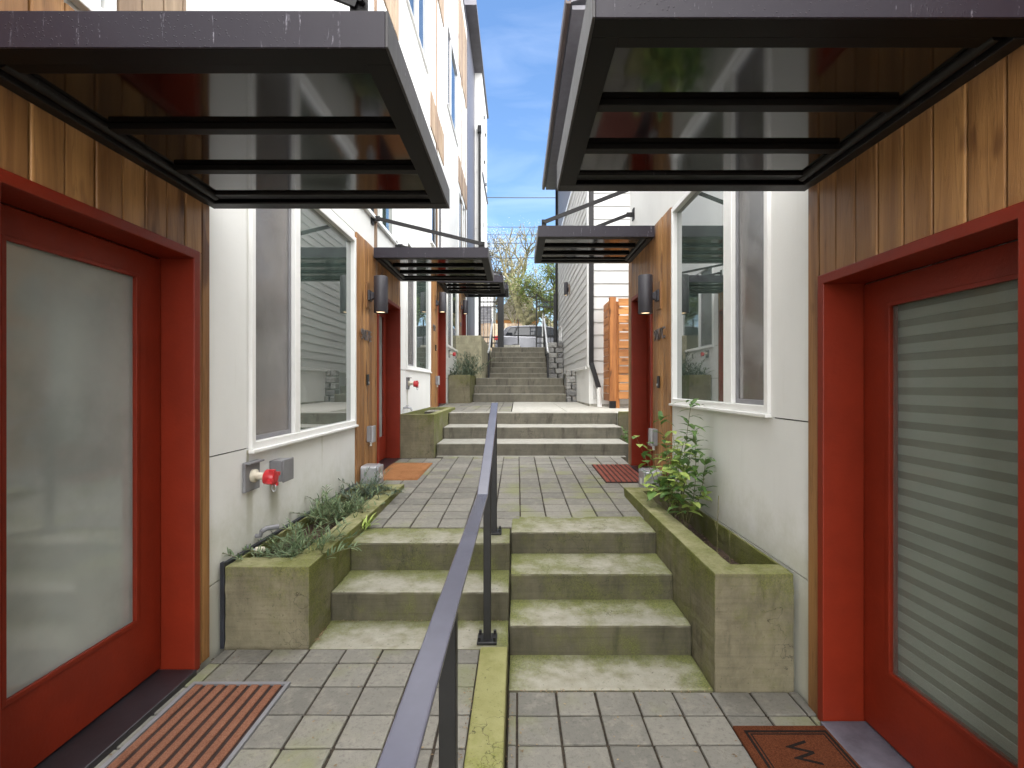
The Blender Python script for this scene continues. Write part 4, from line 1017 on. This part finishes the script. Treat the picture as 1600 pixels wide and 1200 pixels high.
# ================================================================ upper stair rails and gate
def rail2(label, x, xe):
    t = thing('handrail', label, 'handrail', (x, 15.4, 1.8))
    m = MB(); m.tube([(x, 15.2, 2.60), (x, 15.45, 2.66), (xe, 17.35, 3.90), (xe, 17.7, 3.92)], .030, 10); m.build('rail', m_plain('pale_rail', (.62, .63, .64), .35), t)
    for yy, zb, zt_ in ((15.42, 1.78, 2.64), (17.3, 2.89, 3.87)):
        m = MB(); m.box(x-.03, x+.03, yy-.03, yy+.03, zb, zt_); m.build('post', POSTM, t)
rail2('pale topped handrail on the left side of the narrow upper stairs', -.88, -.85)
rail2('pale topped handrail on the right side of the narrow upper stairs', .95, .94)
def iron(label, x0, x1, post, open_=None):
    t = thing('iron_gate', label, 'gate', ((x0+x1)/2, 17.6, 2.89), 'black iron gate panels at the top of the stairs')
    m = MB(); n = max(3, int((x1-x0)/.105))
    for k in range(n+1): m.box(x0+(x1-x0)*k/n-.009, x0+(x1-x0)*k/n+.009, 17.6, 17.618, 2.93, 4.78)
    m.build('pickets', POSTM, t)
    m = MB()
    for z in (4.53, 4.36, 3.29, 3.08): m.box(x0, x1, 17.59, 17.628, z-.02, z+.02)
    m.build('rails', POSTM, t)
    for a, b in post:
        m = MB(); m.box(a, b, 17.55, 17.55+(b-a), 2.88, 4.82); m.build('post', POSTM, t, bevel=.01)
iron('black iron gate panel left of the opening, with a thick post', -1.30, -.68, [(-.68, -.47)])
iron('black iron fence panel right of the opening, beside the lap sided house', .68, 1.30, [(.655, .705), (1.28, 1.38)])
tp = MB(); tp.box(.02, .065, 17.9, 17.945, 2.9, 3.95); tag(tp.build('bollard', POSTM, bevel=.004), 'thin black post standing in the middle of the gate opening', 'post')
tp = MB(); tp.box(-.5, .10, 17.7, 18.1, 2.88, 3.02); tag(tp.build('concrete_block', CONC_PLAIN, bevel=.01), 'low concrete block at the foot of the thin black post', 'block')
tp = MB(); tp.prism([(.88, 2.88), (.98, 2.88), (.96, 4.1), (.93, 4.22), (.90, 4.1)], 'y', 17.9, 17.93); tag(tp.build('marker_post', VINYL), 'slim white marker post behind the right stair rail', 'post')

# ================================================================ street, car, far houses, trees
m = MB(); m.box(-60, 60, 18.6, 20.6, 2.5, 2.87); struct(m.build('sidewalk', CONC_PLAIN, bevel=.02))
m = MB(); m.add([(-80, 20.6, 2.72), (80, 20.6, 2.72), (80, 27, 2.72), (-80, 27, 2.72)], [(0, 1, 2, 3)]); struct(m.build('road', m_plain('asphalt', (.05, .05, .05), .9, .2, 12, .5), recalc=False))
m = MB(); m.box(-60, 60, 27, 28.6, 2.5, 2.86); struct(m.build('sidewalk', CONC_PLAIN, bevel=.02))
m = MB(); m.add([(-60, 28.6, 2.85), (60, 28.6, 2.85), (60, 60, 3.6), (-60, 60, 3.6)], [(0, 1, 2, 3)]); tag(m.build('grass', m_plain('lawn', (.06, .10, .03), .9, .4, 4, .9), recalc=False), 'green verge across the street', 'grass', kind='stuff')

t = thing('parked_car', 'silver hatchback parked across the top of the stairs, red tail lamp to the left', 'car', (1.2, 22.3, 2.72))
CARP = MT('car_paint', .22, .6); CARP.b.inputs['Metallic'].default_value = .35; CARP.col(CARP.mix(CARP.step(CARP.noise(2, 2), .3, .7), (.13, .132, .15), (.18, .182, .20))); CARP = CARP.m
cx0, cz = -.95, 2.72
def carpt(u, z): return (cx0+u, cz+z)
body = [(0, .35), (-.02, .62), (.04, .95), (.22, 1.02), (4.2, .92), (4.5, .72), (4.52, .4), (4.2, .25), (.3, .25)]
green = [(.16, 1.0), (.40, 1.38), (.62, 1.46), (1.6, 1.49), (2.5, 1.43), (3.35, .97)]
m = MB(); yc0, yc1 = 21.4, 23.15
def loft(m, poly, rows, smooth=True):
    n = len(poly); cx = sum(p[0] for p in poly)/n; vs = []
    for (y, sxx, szz, zc) in rows:
        for p in poly: vs.append((cx0+cx+(p[0]-cx)*sxx, y, cz+zc+(p[1]-zc)*szz))
    fs = [tuple(range(n)), tuple(range((len(rows)-1)*n, len(rows)*n))[::-1]]
    for i in range(len(rows)-1):
        for k in range(n): fs.append((i*n+k, i*n+(k+1) % n, (i+1)*n+(k+1) % n, (i+1)*n+k))
    m.add(vs, fs, smooth)
loft(m, body, [(yc0, .965, .90, .6), (yc0+.06, .99, .97, .6), (yc0+.25, 1, 1, .6), (yc1-.25, 1, 1, .6), (yc1-.06, .99, .97, .6), (yc1, .965, .9, .6)], False)
body_o = m.build('body', CARP, t, bevel=.03, seg=3)
m = MB(); loft(m, green, [(yc0+.20, .93, .97, 1.0), (yc0+.42, .99, 1.0, 1.0), (yc1-.42, .99, 1.0, 1.0), (yc1-.20, .93, .97, 1.0)], False); m.build('cabin', CARP, t, bevel=.04, seg=3)
CGL = m_glass('car_glass', (.02, .022, .026), 1.5)
def side_glass(pts):
    m = MB(); q = []
    for (u, z) in pts:
        q.append((cx0+u, yc0+.165, cz+z))
    cx_ = sum(a[0] for a in q)/len(q); cz_ = sum(a[2] for a in q)/len(q)
    tr_ = [(cx_+(a-cx_)*1.12, b+.004, cz_+(c-cz_)*1.22) for a, b, c in q]
    m2 = MB(); k_ = len(tr_); m2.add(tr_+[(a, b+.03, c) for a, b, c in tr_], [tuple(range(k_)), tuple(range(k_, 2*k_))[::-1]]+[(i, (i+1) % k_, k_+(i+1) % k_, k_+i) for i in range(k_)]); m2.build('window_trim', POSTM, t)
    n = len(q); q += [(a, b+.03, c) for a, b, c in q]
    m.add(q, [tuple(range(n)), tuple(range(n, 2*n))[::-1]]+[(i, (i+1) % n, n+(i+1) % n, n+i) for i in range(n)]); m.build('side_window', CGL, t)
side_glass([(.45, 1.05), (.78, 1.05), (.90, 1.36), (.66, 1.34)]); side_glass([(.86, 1.05), (1.75, 1.05), (1.75, 1.38), (.98, 1.37)]); side_glass([(1.84, 1.05), (2.95, 1.03), (2.45, 1.34), (1.84, 1.38)])
m = MB(); m.box(cx0-.035, cx0+.30, yc0-.012, yc0+.18, cz+.82, cz+1.0); m.build('tail_lamp', REDP, t, bevel=.03)
for u in (.85, 3.6):
    for yy in (yc0-.01, yc1-.19):
        m = MB(); m.tube([(cx0+u, yy, cz+.32), (cx0+u, yy+.2, cz+.32)], .32, 24); wh = m.build('wheel', m_plain('tyre', (.015, .015, .015), .8), t)
        m = MB(); m.tube([(cx0+u, yy-.012, cz+.32), (cx0+u, yy+.1, cz+.32)], .20, 20); m.build('rim', ALU, wh)

# board fence, houses
def bfence(label, x0, x1, y, z0, z1, mat):
    m = MB(); x = x0
    while x < x1: m.box(x, x+.13, y, y+.03, z0, z1+random.uniform(-.02, .02)); x += .14
    m.box(x0, x1, y+.032, y+.07, z0+.3, z0+.4); m.box(x0, x1, y+.032, y+.07, z1-.4, z1-.3)
    tag(m.build('fence', mat), label, 'fence')
bfence('weathered tan board fence across the street', -7, .15, 29, 2.8, 5.2, m_cedar('old_board', (.30, .24, .18), (.50, .43, .35), .8))
t = thing('house', 'white house with louvred vent seen through the left iron gate', 'house', (-4, 31.5, 2.8))
m = MB(); z = 2.8
while z < 8.4: m.add([(-7.5, 30.98, z), (-1.5, 30.98, z), (-1.5, 31.02, z), (-7.5, 31.02, z), (-7.5, 31.0, z+.2), (-1.5, 31.0, z+.2), (-1.5, 31.02, z+.2), (-7.5, 31.02, z+.2)], [(0,3,2,1),(4,5,6,7),(0,1,5,4),(1,2,6,5),(2,3,7,6),(3,0,4,7)]); z += .2
m.box(-7.5, -1.5, 31.025, 36, 2.8, 8.4); m.build('wall', SIDING, t)
m = MB(); m.prism([(-8, 8.4), (-1.1, 8.4), (-4.5, 10.2)], 'y', 30.6, 36.3); m.build('roof', DARKSIDE, t)
m = MB(); m.box(-2.35, -2.30, 30.93, 30.97, 5.4, 6.5); m.box(-1.65, -1.60, 30.93, 30.97, 5.4, 6.5)
for k in range(11): m.box(-2.30, -1.65, 30.94, 30.965, 5.45+k*.095, 5.45+k*.095+.05)
m.build('louvre_vent', DARKSIDE, t)
t = thing('house', 'small tan house with orange porch beam behind the big tree', 'house', (.2, 36, 2.9))
m = MB(); m.box(-1.4, 1.2, 36, 41, 2.9, 6.3); m.build('wall', m_plain('tan_wall', (.42, .33, .25), .8), t)
m = MB(); m.prism([(-1.8, 6.3), (1.6, 6.3), (1.5, 6.5), (-.1, 8.3), (-1.7, 6.5)], 'y', 35.5, 41.4); m.build('roof', m_plain('shingle', (.34, .30, .25), .9, .2, 20, .5), t)
m = MB(); m.box(-1.7, 1.5, 35.2, 35.4, 6.0, 6.2); m.box(1.2, 1.35, 35.2, 35.35, 2.9, 6.0); m.build('porch_beam', m_plain('orange_beam', (.50, .22, .07), .7), t)

def tree(label, x, y, z0, h, cr, mats, bark, nl=6000, seed=1, leafL=.09, bare=.5, levels=5, name='tree', trunk_r=.28, squash=1., group='trees across the street', lean=0):
    rnd = random.Random(seed); t = thing(name, label, 'tree', (x, y, z0), group)
    tr = MB(); tips = []
    def grow(p, d, L, r, lv):
        pts = [p.copy()]; q = p.copy(); dd = d.copy(); n = 4
        for k in range(n):
            dd = (dd+Vector((rnd.gauss(0, .14), rnd.gauss(0, .14), rnd.gauss(0, .08)+.03))).normalized(); q = q+dd*L/n; pts.append(q.copy())
            if lv <= 3: tips.append((q.copy(), lv))
        tr.tube(pts, r, 7 if lv > 3 else 5 if lv > 1 else 3, r2=r*.6, cap=False)
        if lv == 0: return
        for k in range(3 if lv > 1 else 4):
            a = rnd.uniform(0, 6.28); sp = rnd.uniform(.35, .95); ax = dd.orthogonal().normalized(); ax = Matrix.Rotation(a, 3, dd) @ ax
            nd = (dd*math.cos(sp)+ax*math.sin(sp)); nd.z = nd.z*squash+.08; nd.normalize()
            grow(pts[-1] if k else pts[-1-(k % 2)], nd, L*rnd.uniform(.62, .86), r*.58, lv-1)
            if rnd.random() < .3: grow(pts[2], nd, L*.5, r*.35, max(lv-2, 0))
    grow(Vector((x, y, z0-.1)), Vector((lean, 0, 1)).normalized(), h*.30, trunk_r, levels)
    tr.build('trunk', bark, t)
    f = MB()
    for _ in range(nl):
        p, lv = rnd.choice(tips); q = p+Vector((rnd.gauss(0, cr), rnd.gauss(0, cr), rnd.gauss(0, cr*.8)))
        a = rnd.uniform(0, 6.28); leaf(f, q, Vector((math.cos(a), math.sin(a), rnd.uniform(-.7, .7))), leafL*rnd.uniform(.6, 1.3), leafL*.6*rnd.uniform(.7, 1.2))
    f.build('crown', mats, t, recalc=False)
    return t
PALE = m_leaf('pale_blossom', (.48, .47, .36), (.80, .77, .68), .35); IVY = m_leaf('ivy', (.05, .09, .02), (.24, .30, .07), .25); GRYG = m_leaf('grey_green', (.26, .29, .20), (.50, .52, .40), .3); MOSSB = m_plain('mossy_bark', (.17, .155, .085), .95, .5, 6, .9)
tree('big mossy trunk tree with pale blossoms behind the street', -.3, 30.5, 2.85, 9.5, .30, PALE, MOSSB, 4200, 3, .07, levels=5, trunk_r=.42)
tree('smaller pale blossoming tree to the right of the big mossy one', 2.2, 34, 2.9, 8.5, .35, PALE, MOSSB, 4000, 8, .08, levels=5, trunk_r=.22)
tree('pale budding tree to the left of the big mossy one', -2.6, 33, 2.9, 9, .4, PALE, BARK, 4500, 21, .08, levels=5, trunk_r=.2)
tree('dense ivy green tree right of the gate, by the house corner', 2.7, 26.9+2.2, 2.86, 6.6, .40, IVY, BARK, 15000, 14, .12, levels=4, trunk_r=.25)
tree('tall grey green tree filling the back right', 5.5, 40, 2.9, 9, .6, GRYG, BARK, 6000, 31, .15, levels=4, trunk_r=.3)
tree('leafy grey green tree filling the back left', -5.5, 40, 2.9, 9, .6, GRYG, BARK, 6000, 37, .15, levels=4, trunk_r=.3)
clump('reddish hedge bush across the street beside the tan fence', .65, 28.9, 2.85, 220, 2.1, .8, 1., name='shrub', mats=m_leaf('red_leaf', (.20, .06, .04), (.42, .20, .15)), leafL=.09, leafW=.06, per=14, upb=2.0, cat='shrub')
clump('green hedge bush across the street behind the car', 2.3, 28.6, 2.85, 220, 1.9, 1.6, 1., name='shrub', mats=IVY, leafL=.10, leafW=.06, per=14, upb=1.6, cat='shrub')
clump('low green bush in front of the tan board fence', -.6, 28.5, 2.85, 90, 1.3, .5, 1., name='shrub', mats=IVY, leafL=.08, leafW=.05, per=14, upb=1.6, cat='shrub')

for k, (yy, r) in enumerate(((309, .022), (355, .014), (367, .012), (380, .014), (403, .022))):
    z = 1.57+(603-yy)*26/780; m = MB()
    m.tube([(x_, 26, z+.0009*x_*x_-.0+.002*x_*(k-2)) for x_ in range(-32, 33, 4)], r, 5)
    tag(m.build('power_line', POSTM), ['uppermost', 'second highest', 'middle', 'second lowest', 'lowest'][k]+' of the power lines crossing the sky', 'power line', 'power lines over the street')
